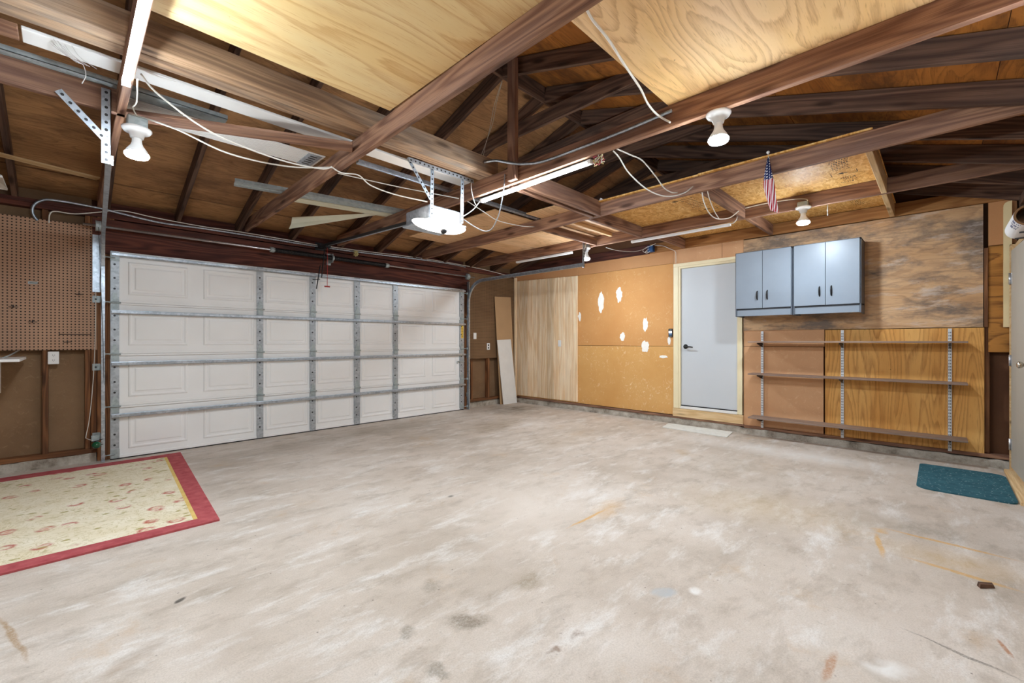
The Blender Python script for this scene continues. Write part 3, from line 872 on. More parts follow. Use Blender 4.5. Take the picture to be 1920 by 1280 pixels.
# house door
d2 = empty('door_2', (W, 2.33, .24), 'pale grey flush house door in a cream casing with black lever', 'door', kind='structure')
for (ya, yb) in ((2.725, 2.828), (1.882, 1.945)):
    fr = MB().box((W - .012, ya, .235), (W + .06, yb, 2.325))
    if ya > 2.5: fr.box((W - .02, ya + .028, .235), (W - .0121, yb - .0005, 2.3245))
    else: fr.box((W - .02, ya + .0005, .235), (W - .0121, yb - .02, 2.3245))
    fr.build('jamb', 'casing', d2, bevel=.002)
MB().box((W - .012, 1.945, 2.295), (W + .06, 2.725, 2.3252)).box((W - .02, 1.882, 2.3255), (W + .06, 2.828, 2.372)).build('head_casing', 'casing', d2, bevel=.002)
MB().box((W + .012, 1.948, .285), (W + .055, 2.722, 2.292)).build('slab', 'slab_grey', d2, bevel=.002)
MB().box((W - .02, 1.945, .235), (W + .06, 2.725, .262)).box((W + .005, 1.945, .262), (W + .06, 2.725, .272)).build('threshold', 'white_paint', d2, bevel=.002)
MB().box((W + .004, 1.95, .272), (W + .012, 2.72, .285)).build('door_sweep', 'rubber', d2)
lv = MB().lathe([(.034, 0), (.034, .008), (.028, .014), (.013, .018), (.012, .045)], (W + .012, 2.655, 1.145), (-1, 0, 0), 20)
lv.tube([(W - .035, 2.655, 1.145), (W - .04, 2.62, 1.145), (W - .038, 2.57, 1.142), (W - .032, 2.535, 1.136)], [.012, .0105, .009, .008], 10, 3)
lv.build('lever_handle', 'black', d2)

# door 3 in the near corner, seen edge on
d3 = empty('door_3', (5.65, -.50, .05), 'grey primed corner door with steel hinges and round knob', 'door', kind='structure')
def q3(s, t, z):   # s along the slab from the hinge edge, t out into the room
    return (6.10 - s, -.475 - .039 * s + t, z)
b = MB()
vs = [q3(s, t, z) for z in (.06, 2.06) for (s, t) in ((0, 0), (.9, 0), (.9, -.04), (0, -.04))]
b.add(vs, [(0, 1, 2, 3), (7, 6, 5, 4), (0, 4, 5, 1), (1, 5, 6, 2), (2, 6, 7, 3), (3, 7, 4, 0)])
b.build('slab', 'slab_tan', d3, bevel=.002)
MB().box((6.108, -.53, .0), (6.165, -.468, 2.12)).build('hinge_jamb', 'fresh', d3, bevel=.002)
MB().box((5.10, -.58, .0), (5.165, -.515, 2.12)).build('latch_jamb', 'fresh', d3, bevel=.002)
MB().box((5.16, -.565, 2.075), (6.108, -.50, 2.12)).build('head_jamb', 'fresh', d3, bevel=.002)
MB().box((4.95, -.53, 0), (6.13, -.432, .03)).build('threshold', 'fresh', d3, bevel=.003)
for z in (1.80, 1.045, .27):
    hb = MB().box((6.055, -.478, z - .05), (6.10, -.4725, z + .05)).box((6.108, -.470, z - .05), (6.14, -.4655, z + .05)).tube([(6.104, -.466, z - .052), (6.104, -.466, z + .052)], .007, 8)
    hb.build('hinge', 'steel', d3)
kn = MB().lathe([(.032, 0), (.032, .006), (.012, .012), (.011, .030), (.020, .036), (.027, .048), (.026, .060), (.016, .068), (.003, .070)], (5.262, -.506, 1.035), (0, 1, 0), 20)
kn.build('knob', 'brass', d3)

# ---------------------------------------------------------------- garage door hardware
def c_track(b, path, inward, sz=.026, lip=.012):
    """C-section rail swept along a path in the plane x = const; inward = +1/-1 side it opens to"""
    n = len(path)
    prof = [(-.014, -sz), (.014, -sz), (.014, -sz + .003), (-.011, -sz + .003), (-.011, sz - .003), (.014, sz - .003), (.014, sz), (-.014, sz)]
    rows_ = []
    for i, p in enumerate(path):
        p = Vector(p); d = (Vector(path[min(i + 1, n - 1)]) - Vector(path[max(i - 1, 0)])).normalized()
        nn = Vector((0, -d.z, d.y))
        rows_.append([p + Vector((inward * u, 0, 0)) + nn * w for u, w in prof])
    vs = [q for r in rows_ for q in r]; m = len(prof)
    fs = [(i * m + k, i * m + (k + 1) % m, (i + 1) * m + (k + 1) % m, (i + 1) * m + k) for i in range(n - 1) for k in range(m)]
    fs += [tuple(range(m)), tuple((n - 1) * m + k for k in range(m - 1, -1, -1))]
    b.add(vs, fs)

def perf_angle(b, p, q, w=.034, normal=(0, -1, 0), mi_hole=1, other=True):
    """slotted steel angle from p to q: a flange facing normal with dark punched slots"""
    p, q, n = Vector(p), Vector(q), Vector(normal).normalized()
    d = (q - p); L = d.length; d.normalize(); s = n.cross(d).normalized()
    b.add([p - s * w / 2, p + s * w / 2, q + s * w / 2, q - s * w / 2, p - s * w / 2 - n * .003, p + s * w / 2 - n * .003, q + s * w / 2 - n * .003, q - s * w / 2 - n * .003],
          [(0, 1, 2, 3), (7, 6, 5, 4), (0, 4, 5, 1), (1, 5, 6, 2), (2, 6, 7, 3), (3, 7, 4, 0)])
    if other:
        e = s * w / 2
        b.add([p + e, p + e - n * w, q + e - n * w, q + e, p + e - s * .003, p + e - n * w - s * .003, q + e - n * w - s * .003, q + e - s * .003],
              [(0, 1, 2, 3), (7, 6, 5, 4), (0, 4, 5, 1), (1, 5, 6, 2), (2, 6, 7, 3), (3, 7, 4, 0)])
    k = max(1, int(L / .042))
    for i in range(k):
        c = p + d * (i + .5) * L / k + n * .0006
        vs = [c + s * .008 * math.cos(a) + d * .009 * math.sin(a) for a in [2 * math.pi * j / 8 for j in range(8)]]
        b.add(vs, [tuple(range(8))], False, mi_hole)

def track(x, side, label, y_end, skew=0.0):
    t = empty('garage_door_track', (x, 6.0, 0), label, 'track', 'galvanised door tracks')
    path = [(x, 6.03, z) for z in (0.005, .6, 1.2, 1.90)]
    r = .36
    for k in range(1, 9):
        a = math.pi / 2 * k / 9
        path.append((x, 6.03 - r * (1 - math.cos(a)), 1.92 + r * math.sin(a)))
    path += [(x, 5.66, 2.285), (x, 5.0, 2.287), (x, y_end, 2.290)]
    path = [(px - skew * (6.03 - py), py, pz) for px, py, pz in path]
    b = MB(); c_track(b, path, side); b.build('rail', 'galv', t)
    for z in (.26, .96, 1.65):
        b = MB().box((x - side * .016, 6.02, z - .028), (x - side * .019, 6.117, z + .028))
        b.box((x - side * .019, 6.113, z - .034), (x - side * .075, 6.117, z + .034))
        b.lathe([(.009, 0), (.007, .006)], (x - side * .05, 6.113, z), (0, -1, 0), 8, 1)
        b.build('bracket', ['galv_dull', 'dark_metal'], t)
    b = MB().box((x - side * .017, 6.035, 1.72), (x - side * .020, 6.09, 2.30)).box((x - side * .02, 6.088, 1.72), (x - side * .075, 6.092, 2.30))
    b.build('flag_angle', 'galv', t)
    return t
tl = track(.236, 1, 'galvanised door track beside the left pegboard and safety sensor', 3.50, .03)
b = MB(); perf_angle(b, (.150, 3.478, 2.70), (.150, 3.478, 2.262), .042); b.build('hanger_angle', ['galv', 'dark_metal'], tl)
b = MB(); perf_angle(b, (-.045, 3.474, 2.61), (.145, 3.474, 2.40), .036, (0, -1, 0), 1, False); b.build('hanger_brace', ['galv', 'dark_metal'], tl)
MB().box((.144, 3.492, 2.262), (.182, 3.499, 2.318)).build('end_cap', 'galv_dull', tl)
tr = track(5.02, -1, 'curved galvanised door track ending below a bare bulb by plank panel', 3.54)
b = MB(); perf_angle(b, (5.05, 3.55, 2.69), (5.05, 3.55, 2.26), .034); b.build('hanger_angle', ['galv', 'dark_metal'], tr)
b = MB(); perf_angle(b, (5.18, 3.552, 2.66), (5.06, 3.552, 2.47), .034, (0, -1, 0), 1, False); b.build('hanger_brace', ['galv', 'dark_metal'], tr)

ts = empty('torsion_spring_shaft', (2.6, 5.97, 2.37), 'steel torsion shaft with a black spring above the garage door', 'spring shaft')
MB().tube([(.09, 5.98, 2.372), (5.12, 5.98, 2.372)], .0125, 12).build('shaft', 'steel', ts)
b = MB(); pts = []
nco = 110
for i in range(nco * 6 + 1):
    a = 2 * math.pi * i / 6
    pts.append((1.80 + 1.57 * i / (nco * 6), 5.98 + .027 * math.cos(a), 2.374 + .027 * math.sin(a)))
b = MB().tube([(1.80, 5.98, 2.374), (3.37, 5.98, 2.374)], .025, 14)
b.tube(pts, .0072, 5)
b.build('spring', 'black', ts)
for x in (1.79, 3.38):
    MB().lathe([(.02, -.03), (.034, -.03), (.034, .005), (.026, .03), (.02, .03)], (x, 5.98, 2.373), (1, 0, 0), 16).build('winding_cone', 'galv_dull', ts)
b = MB().box((2.545, 5.965, 2.31), (2.55, 6.11, 2.43)).box((2.52, 6.105, 2.29), (2.575, 6.112, 2.45)).lathe([(.036, -.012), (.036, .012)], (2.55, 5.98, 2.373), (1, 0, 0), 18)
b.build('center_bracket', 'galv_dull', ts)
for x in (.20, 4.96):
    MB().lathe([(.018, -.02), (.055, -.02), (.05, -.012), (.05, .012), (.055, .02), (.018, .022)], (x, 5.98, 2.372), (1, 0, 0), 20).build('cable_drum', 'galv_dull', ts)
    MB().tube([(x, 5.935, 2.37), (x + (.03 if x < 2 else -.02), 5.985, 1.4), (x + (.06 if x < 2 else -.03), 6.03, .06)], .0022, 5).build('lift_cable', 'dark_metal', ts)

# opener
op = empty('garage_door_opener', (2.35, 3.3, 2.4), 'lit garage door opener hanging on slotted steel straps from the beam', 'opener')
MB().box((2.165, 3.12, 2.275), (2.535, 3.50, 2.405)).build('motor_housing', 'galv', op, bevel=.012)
MB().box((2.14, 3.10, 2.262), (2.56, 3.52, 2.282)).build('base_plate', 'galv', op, bevel=.006)
lens_prof = []
b = MB()
NU, NV = 20, 6
vs = []; 
for j in range(NV + 1):
    t = j / NV
    for i in range(NU):
        a = 2 * math.pi * i / NU
        rx = .27 * math.cos(t * math.pi / 2 * .92) ** .35; ry = .085 * math.cos(t * math.pi / 2 * .92) ** .35
        px = abs(math.cos(a)) ** .6 * math.copysign(1, math.cos(a)); py = abs(math.sin(a)) ** .6 * math.copysign(1, math.sin(a))
        vs.append((2.31 + rx * px, 3.17 + ry * py, 2.258 - .060 * t))
fs = [(j * NU + i, j * NU + (i + 1) % NU, (j + 1) * NU + (i + 1) % NU, (j + 1) * NU + i) for j in range(NV) for i in range(NU)]
fs.append(tuple(NV * NU + i for i in range(NU)))
b.add(vs, fs, True).build('lamp_lens', 'lens_on', op)
MB().lathe([(.030, 0), (.030, -.012), (.022, -.028), (.006, -.034)], (2.30, 3.10, 2.198), (0, 0, 1), 16).build('sensor_knob', 'dark_metal', op)
MB().box((2.395, 3.48, 2.385), (2.435, 3.62, 2.43)).build('rail_mount', 'galv', op)
MB().beam((2.415, 3.5, 2.41), (2.42, 6.05, 2.525), .040, .030).build('rail', 'dark_metal', op)
MB().beam((2.415, 3.5, 2.393), (2.42, 6.0, 2.508), .012, .006).build('drive_chain', 'steel', op)
b = MB().box((2.385, 6.03, 2.50), (2.455, 6.112, 2.56)).box((2.36, 6.105, 2.48), (2.48, 6.114, 2.58)); b.build('header_bracket', 'black', op)
MB().box((2.385, 5.82, 2.475), (2.455, 5.95, 2.512)).build('trolley', 'black', op)
b = MB().beam((2.40, 5.88, 2.49), (2.385, 5.95, 2.08), .022, .006, (1, 0, 0)).beam((2.36, 5.93, 2.24), (2.33, 5.985, 1.93), .022, .006, (1, 0, 0))
b.beam((2.36, 5.95, 2.06), (2.31, D - .03, 2.06), .02, .006).build('door_arm', 'black', op)
b = MB().tube([(2.415, 5.84, 2.475), (2.42, 5.84, 2.3), (2.415, 5.84, 1.96)], .0035, 6).tube([(2.38, 5.84, 1.955), (2.45, 5.84, 1.955)], .009, 8)
b.build('release_cord', 'red', op)
b = MB(); perf_angle(b, (1.93, 3.09, ZT - .004), (2.62, 3.09, ZT - .004), .034, (0, 0, -1), 1, False)
perf_angle(b, (1.93, 3.072, ZT - .02), (2.62, 3.072, ZT - .02), .034, (0, -1, 0), 1, False)
b.build('hanger_rail', ['galv', 'dark_metal'], op)
for (p, q) in (((2.185, 3.105, ZT), (2.185, 3.115, 2.30)), ((2.515, 3.105, ZT), (2.515, 3.115, 2.30))):
    b = MB(); perf_angle(b, p, q, .034); b.build('hanger_strap', ['galv', 'dark_metal'], op)
b = MB(); perf_angle(b, (1.95, 3.10, ZT - .01), (2.17, 3.11, 2.44), .028, (0, -1, 0), 1, False); b.build('hanger_brace', ['galv', 'dark_metal'], op)

# ---------------------------------------------------------------- lights
def tube_light(p, q, lit, label):
    p, q = Vector(p), Vector(q)
    c = (p + q) / 2
    t = empty('tube_light', c, label, 'tube light', 'slim ceiling tube lights')
    d = (q - p).normalized()
    MB().beam(p, q, .030, .014).build('housing', 'white', t)
    b = MB(); n = 8; vs = []
    x, y = d, Vector((0, 0, 1)).cross(d)
    for e in (p + d * .02, q - d * .02):
        for k in range(n + 1):
            a = math.pi * k / n
            vs.append(e + y * .0165 * math.cos(a) + Vector((0, 0, -.007 - .020 * math.sin(a))))
    fs = [(k, k + 1, n + 2 + k, n + 1 + k) for k in range(n)] + [(n, 0, n + 1, 2 * n + 1)]
    b.add(vs, fs, True).build('diffuser', 'tube_on' if lit else 'tube_off', t)
    for e in (p, q - d * .022):
        MB().beam(e - d * .004, e + d * .026, .036, .030).build('end_cap', 'white', t).location.z -= .008
    return t
tube_light((.205, 3.02, 2.572), (.205, 1.80, 2.572), True, 'blazing white tube light under the joist above the left track')
tube_light((2.74, 3.10, 2.560), (2.71, 1.84, 2.560), True, 'blazing white tube light on the joist between opener and red tinsel')
tube_light((5.285, 2.94, 2.562), (5.285, 1.70, 2.562), False, 'unlit white tube light below the joist near the grey cabinets')
tube_light((5.285, 5.08, 2.562), (5.285, 3.93, 2.562), False, 'unlit white tube light high over the plank panel corner')

def bulb_light(c, label, group='bare flood bulbs', box=None, mat='bulb_on', s=1.2, axis=(0, 0, -1)):
    """c: point where the lampholder is fixed, bulb hangs down"""
    t = empty('bulb_light', c, label, 'bulb light', group)
    c = Vector(c); z0 = 0.0
    if box:
        bw, bh = box
        MB().box((c.x - bw, c.y - bw, c.z - bh), (c.x + bw, c.y + bw, c.z)).build('junction_box', 'galv_dull', t, bevel=.006)
        z0 = bh
    MB().lathe([(.058 * s, z0), (.058 * s, z0 + .008), (.050 * s, z0 + .022), (.030 * s, z0 + .034), (.025 * s, z0 + .058), (.010, z0 + .058)], c, axis, 24).build('lampholder', 'porcelain', t)
    z1 = z0 + .056
    bb = MB().lathe([(.014 * s, z1), (.018 * s, z1 + .004), (.020 * s, z1 + .03), (.024 * s, z1 + .045), (.040 * s, z1 + .075), (.047 * s, z1 + .095)], c, axis, 24)
    bb.build('bulb_neck', 'white', t)
    MB().lathe([(.047 * s, z1 + .095), (.048 * s, z1 + .104), (.042 * s, z1 + .116), (.026 * s, z1 + .123), (.004, z1 + .125)], c, axis, 24).build('bulb_face', mat, t)
    return t
bulb_light((2.715, .94, 2.580), 'bare flood bulb in porcelain holder on the beam by the large plywood sheets')
bulb_light((.285, 3.46, 2.565), 'bare flood bulb under a metal box beside the left door track', box=(.048, .06), s=1.25)
bulb_light((5.225, .985, 2.635), 'bare flood bulb under a metal box above the grey cabinets', box=(.045, .05))
bulb_light((5.185, 3.60, 2.60), 'bare bulb by the end of the right door track', box=(.04, .04), s=1.05, mat='bulb_corner')
bulb_light((.30, .12, 2.58), 'added fill bulb out of view behind the photographer', mat='bulb_fill')  # this and the next ones: unseen bulbs added to brighten the foreground
bulb_light((-.6, 1.6, 2.70), 'added fill bulb out of view left of the photographer', mat='bulb_fill')
bulb_light((2.66, -.38, 2.58), 'added fill bulb out of view over the near wall', mat='bulb_fill')

# ---------------------------------------------------------------- wall boards and things on the garage-door wall
p = sheet('pegboard', (XL, 6.118, 1.137), (.198, 6.126, 2.388), 'peg', None, 'z')
def pegboard(x0, x1, z0, z1, y, mat, label):
    b = MB().box((x0, y, z0), (x1, y + .006, z1))
    return tag(b.build('pegboard', mat, at=((x0 + x1) / 2, y, (z0 + z1) / 2)), label, 'pegboard')
bpy.data.objects.remove(p)
pegboard(XL, .196, 1.137, 2.388, 6.119, 'peg', 'brown pegboard with a few wire hooks left of the garage door')
pegboard(5.075, 6.29, .902, 2.49, 6.124, 'peg_dark', 'dark brown pegboard in the corner right of the garage door')
def hook(x, z, label, kind=0):
    b = MB()
    if kind == 0:
        b.box((x - .03, 6.115, z - .012), (x + .03, 6.119, z + .012)).tube([(x - .02, 6.113, z), (x + .03, 6.08, z), (x + .034, 6.075, z + .012)], .003, 6)
    elif kind == 1:
        b.tube([(x - .03, 6.114, z), (x + .03, 6.114, z)], .0028, 6).tube([(x, 6.114, z + .02), (x, 6.114, z - .004), (x, 6.07, z - .008), (x, 6.065, z + .012)], .0028, 6)
    else:
        b.tube([(x - .11, 6.112, z), (x + .11, 6.112, z)], .003, 6).tube([(x - .11, 6.116, z), (x - .11, 6.09, z), (x - .11, 6.086, z + .012)], .0025, 6).tube([(x + .11, 6.116, z), (x + .11, 6.09, z), (x + .11, 6.086, z + .012)], .0025, 6)
    tag(b.build('pegboard_hook', 'galv_dull' if kind == 0 else 'dark_metal', at=(x, 6.11, z)), label, 'hook', 'wire hooks on the left pegboard')
hook(-.245, 1.775, 'flat metal pegboard hook, second row from the top', 0)
hook(-.365, 1.54, 'small wire pegboard hook nearest the left picture edge', 1)
hook(-.245, 1.405, 'small wire pegboard hook below the flat metal hook', 1)
hook(.04, 1.29, 'long wire tool bar across the lower pegboard', 2)
hook(-.015, 1.215, 'small wire pegboard hook below the long tool bar', 1)
hook(.065, 1.69, 'double wire pegboard hook near the door track', 1)

def outlet(x, y, z, w, h, label, slots, ax='y'):
    c = (x, y, z)
    t = empty('wall_outlet' if slots else 'light_switch', c, label, 'outlet' if slots else 'switch')
    if ax == 'y':
        MB().box((x - w / 2, y - .006, z - h / 2), (x + w / 2, y, z + h / 2)).build('cover_plate', 'white', t, bevel=.002)
        if slots:
            for dz_ in (-.024, .024):
                MB().lathe([(.0165, 0), (.0165, .002)], (x, y - .006, z + dz_ * h / .115), (0, -1, 0), 16).build('receptacle', 'white' if slots == 1 else 'dark_metal', t)
                if slots == 1:
                    b = MB()
                    for dx in (-.006, .006): b.box((x + dx - .0012, y - .0088, z + dz_ - .002), (x + dx + .0012, y - .0079, z + dz_ + .007))
                    b.lathe([(.0026, 0), (.0026, .0008)], (x, y - .008, z + dz_ - .008), (0, -1, 0), 8)
                    b.build('slots', 'ink', t)
        else:
            MB().box((x - .006, y - .016, z - .012), (x + .006, y - .005, z + .006)).build('toggle', 'white', t)
    else:
        MB().box((x - .006, y - w / 2, z - h / 2), (x, y + w / 2, z + h / 2)).build('cover_plate', 'white', t, bevel=.002)
        MB().box((x - .010, y - .016, z - .032), (x - .005, y + .016, z + .032)).build('rocker', 'white', t, bevel=.001)
    return t
outlet(-.11, 6.115, 1.062, .075, .122, 'white duplex outlet on a stud below the left pegboard', 1)
outlet(5.585, 6.122, 1.125, .075, .125, 'pale outlet with dark sockets low on the dark pegboard', 2)
outlet(5.25, 6.122, 1.322, .07, .115, 'ivory switch plate on the dark pegboard nearest the garage door', 0)

# safety sensor by the left track
ss = empty('safety_sensor', (.20, 6.0, .2), 'glossy green door safety sensor low on the left track', 'sensor')
b = MB().lathe([(.004, -.036), (.018, -.032), (.03, -.02), (.036, 0), (.03, .02), (.018, .032), (.004, .036)], (.185, 5.96, .195), (0, -1, .25), 20)
b.build('lens', 'green', ss)
MB().lathe([(.026, 0), (.026, .04), (.015, .045)], (.185, 5.975, .20), (0, 1, 0), 16).build('housing', 'black_plastic', ss)
MB().box((.155, 6.02, .225), (.205, 6.03, .275)).box((.15, 6.03, .22), (.21, 6.034, .28)).build('mount', 'galv_dull', ss)
b = MB().tube([(.16, 5.975, .225), (.20, 5.95, .24), (.235, 5.97, .245)], .004, 6, 4).tube([(.20, 5.96, .185), (.235, 5.965, .195)], .004, 6)
b.build('clip', 'black', ss)

def cable(label, pts, r=.0045, mat='cable', name='cable', smooth=6, group=None):
    pts = [Vector(p) for p in pts]
    c = pts[len(pts) // 2]
    o = MB().tube(pts, r, 7, smooth).build(name, mat, at=c)
    return tag(o, label, 'cable', group)
cable('thin white wire stapled down the jamb to the green sensor', [(.175, 6.115, 1.86), (.185, 6.112, 1.6), (.18, 6.11, 1.2), (.165, 6.11, .8), (.14, 6.11, .45), (.115, 6.105, .27), (.12, 6.08, .25), (.16, 6.0, .235)], .0032)
cable('white cable rising from the left pegboard and running along the header top', [(-.140, 6.105, 2.36), (-.135, 6.10, 2.44), (-.10, 6.10, 2.478), (.035, 6.10, 2.482), (.206, 6.10, 2.535), (.39, 6.10, 2.588), (.65, 6.10, 2.570), (1.055, 6.10, 2.555), (1.46, 6.10, 2.560), (2.0, 6.10, 2.553), (2.42, 6.10, 2.548), (3.13, 6.10, 2.565), (3.76, 6.10, 2.588), (4.5, 6.10, 2.598), (5.1, 6.10, 2.585), (5.62, 6.10, 2.56), (6.28, 6.10, 2.51)], .0055)
bx = [(-.215, 6.12, 2.37), (-.245, 6.11, 2.43), (-.24, 6.10, 2.50), (-.19, 6.095, 2.56), (-.10, 6.092, 2.584), (.19, 6.09, 2.577), (.39, 6.09, 2.553), (.70, 6.09, 2.522), (1.08, 6.09, 2.530), (1.63, 6.09, 2.530), (2.42, 6.09, 2.525), (3.2, 6.09, 2.54), (4.1, 6.09, 2.57), (4.7, 6.09, 2.575), (5.0, 6.09, 2.56)]
pts = spline([Vector(p) for p in bx], 60)
rr = [.0115 + .0022 * (1 if i % 2 else -1) for i in range(len(pts))]
tag(MB().tube(pts, rr, 8).build('armored_cable', 'galv', at=(2.4, 6.09, 2.53)), 'grey ribbed armoured cable looping out of the pegboard along the header', 'cable')
b = MB(); rnd = random.Random(5)
for i in range(9):
    pp = [Vector((2.92 + .06 * (rnd.random() - .5), 6.08 - .05 * rnd.random(), 2.50 + .08 * (rnd.random() - .5))) for _ in range(5)]
    b.tube(pp, .0035, 5, 5)
tag(b.build('wire_bundle', plain('yellowed wire', rgb(212, 200, 140), 0.6), at=(2.92, 6.06, 2.5)), 'tangled yellowish wire bundle above the garage door', 'wire bundle')

# shelf end at the left edge
sh = empty('wall_shelf', (-.7, 5.75, 1.07), 'white shelf end below the left pegboard at the picture edge', 'shelf')
MB().box((-1.2, 5.3, 1.055), (-.285, 6.115, 1.078)).build('shelf_board', 'white_paint', sh, bevel=.002)
MB().tube([(-.33, 6.11, 1.14), (-.37, 5.9, 1.10), (-.40, 5.72, 1.08)], .006, 6).build('support_wire', 'galv_dull', sh)
for x in (-1.1, -.45): MB().prism([(6.115, 1.055), (5.7, 1.055), (6.115, .75)], 'x', x - .01, x + .01).build('bracket', 'white_paint', sh)
# hood of a shop light, only its corner is in view
hl = empty('shop_light', (-.7, 5.3, 2.6), 'white hooded shop light corner at the left picture edge', 'shop light')
b = MB(); vs = []
for z, x1, y0, y1 in ((2.58, -.48, 5.20, 5.32), (2.485, -.36, 5.10, 5.50), (2.47, -.36, 5.10, 5.50)):
    vs += [(-1.2, y0, z), (x1, y0, z), (x1, y1, z), (-1.2, y1, z)]
b.add(vs, [(0, 1, 2, 3)] + [(4 * i + k, 4 * i + (k + 1) % 4, 4 * i + 4 + (k + 1) % 4, 4 * i + 4 + k) for i in range(2) for k in range(4)])
b.build('reflector_hood', 'white_paint', hl)
for x in (-.9, -.55): MB().tube([(x, 5.205, 2.58), (x, 5.205, 2.80)], .003, 6).build('chain', 'galv', hl)

# ---------------------------------------------------------------- corner: leaning boards and plank panel
def leaning(name, quad, t, mat, label, cat):
    b = MB(); vs = [tuple(p) for p in quad] + [(p[0] + .002, p[1] + t, p[2]) for p in quad]
    b.add(vs, [(0, 1, 2, 3), (7, 6, 5, 4), (0, 4, 5, 1), (1, 5, 6, 2), (2, 6, 7, 3), (3, 7, 4, 0)])
    o = b.build(name, mat, at=((quad[0][0] + quad[1][0]) / 2, quad[0][1], 0)); return tag(o, label, cat)
leaning('hardboard_sheet', [(5.84, 6.06, .001), (6.27, 6.06, .001), (6.165, 6.095, 2.10), (5.725, 6.095, 2.085)], .006, 'hardboard', 'tall tan hardboard strip leaning in the corner behind white board', 'board')
lb = empty('white_board', (6.05, 6.0, 0), 'short white board leaning in the corner against the hardboard strip', 'board')
q = [(5.875, 6.0, .002), (6.235, 5.985, .002), (6.135, 6.062, 1.262), (5.765, 6.062, 1.25)]
b = MB(); vs = q + [(x, y + .012, z) for x, y, z in q]
b.add(vs, [(0, 1, 2, 3), (7, 6, 5, 4), (0, 4, 5, 1), (1, 5, 6, 2), (2, 6, 7, 3), (3, 7, 4, 0)]).build('panel_face', 'white_paint', lb)
pp = empty('plank_panel', (W, 5.35, .13), 'pale pine plank panel with a white switch in the far corner', 'plank panel')
ys = [4.572]
rnd = random.Random(11)
while ys[-1] < 6.04: ys.append(min(6.065, ys[-1] + rnd.choice((.085, .10, .115, .135, .15))))
for a_, b_ in zip(ys[:-1], ys[1:]):
    zt = 2.388 + (a_ - 4.57) / 1.5 * .045
    dx = rnd.random() * .004
    sheet('plank', (W - .020 - dx, a_ + .0022, .145), (W - .002, b_ - .0022, zt), 'plankwood', pp, 'z', .006)
board('edge_post', (W - .03, 6.09, .03), (W - .03, 6.09, 2.50), .05, .045, 'plankwood', pp, (0, 1, 0))
outlet(W - .0245, 4.968, 1.186, .072, .118, 'white rocker switch on the pine plank panel', 0, 'x')

# wall control beside the house door
wc = empty('wall_control', (W, 2.87, 1.35), 'black wall control with small lit screen beside the house door', 'wall control')
MB().box((W - .022, 2.842, 1.285), (W, 2.905, 1.412)).build('body', 'black_plastic', wc, bevel=.006)
MB().box((W - .0235, 2.850, 1.345), (W - .021, 2.897, 1.375)).build('screen', 'screen', wc)
MB().box((W - .0245, 2.850, 1.312), (W - .021, 2.897, 1.341)).build('push_bar', plain('slate blue button', rgb(78, 108, 142), .4), wc, bevel=.001)
for k in range(3): MB().box((W - .0235, 2.853 + k * .015, 1.294), (W - .021, 2.864 + k * .015, 1.302)).build('button', 'galv_dull', wc)
MB().box((W - .0235, 2.852, 1.388), (W - .021, 2.895, 1.396)).build('status_bar', 'galv_dull', wc)

# blue box under the ledger, with its wires
bb = empty('electrical_box', (6.25, 3.16, 2.63), 'blue plastic electrical box with loose wires above the wall', 'electrical box')
MB().box((6.22, 3.11, 2.59), (6.29, 3.20, 2.69)).build('box_body', 'blue', bb, bevel=.006)
b = MB().tube([(6.22, 3.19, 2.60), (6.19, 3.23, 2.59), (6.18, 3.25, 2.62), (6.2, 3.21, 2.66), (6.22, 3.14, 2.68), (6.21, 3.06, 2.70)], .004, 6, 5)
b.tube([(6.22, 3.15, 2.60), (6.20, 3.19, 2.575), (6.19, 3.22, 2.59), (6.22, 3.17, 2.64)], .0035, 6, 5)
b.build('loose_wire', 'cable', bb)
cable('white wire looping from the blue box down to the door casing', [(6.26, 3.10, 2.69), (6.285, 2.98, 2.665), (6.285, 2.86, 2.60), (6.31, 2.80, 2.56), (6.312, 2.79, 2.50), (6.312, 2.79, 2.38)], .004)
cable('white wire sagging from a plug under the joist to the blue box', [(5.30, 3.35, 2.545), (5.55, 3.30, 2.53), (5.9, 3.22, 2.56), (6.21, 3.17, 2.66)], .004)

# ---------------------------------------------------------------- cabinets
def cabinet(y0, y1, label, rail_dark=False):
    z0, z1 = 1.537, 2.352
    x0, x1 = W - .315, W - .015
    c = empty('wall_cabinet', ((x0 + x1) / 2, (y0 + y1) / 2, z0), label, 'cabinet', 'grey wall cabinets')
    b = MB().box((x0, y0, z0), (x1, y0 + .018, z1)).box((x0, y1 - .018, z0), (x1, y1, z1))
    b.box((x0, y0, z1 - .018), (x1, y1, z1)).box((x0 + .02, y0, z0 + .085), (x1, y1, z0 + .103)).box((x1 - .012, y0, z0 + .09), (x1, y1, z1))
    b.build('carcass', 'cab_edge', c, bevel=.001)
    MB().box((x0 + .006, y0 + .018, z0 + .004), (x0 + .022, y1 - .018, z0 + .082)).build('bottom_rail', 'cab', c, bevel=.001)
    ym = (y0 + y1) / 2
    for (a, e, hy) in ((y0 + .012, ym - .002, ym - .055), (ym + .002, y1 - .012, ym + .055)):
        d = MB().box((x0 - .018, a, z0 + .098), (x0 - .002, e, z1 - .010)).build('door', 'cab', c, bevel=.0015)
        h = MB().tube([(x0 - .018, hy, z0 + .20), (x0 - .036, hy, z0 + .215), (x0 - .042, hy, z0 + .255), (x0 - .036, hy, z0 + .295), (x0 - .018, hy, z0 + .31)], [.006, .008, .0095, .008, .006], 10, 0)
        h.build('handle', 'handle', d)
    return c
cabinet(1.243, 1.872, 'blue grey two door wall cabinet next to the house door')
cabinet(.602, 1.235, 'blue grey two door wall cabinet farther from the house door')

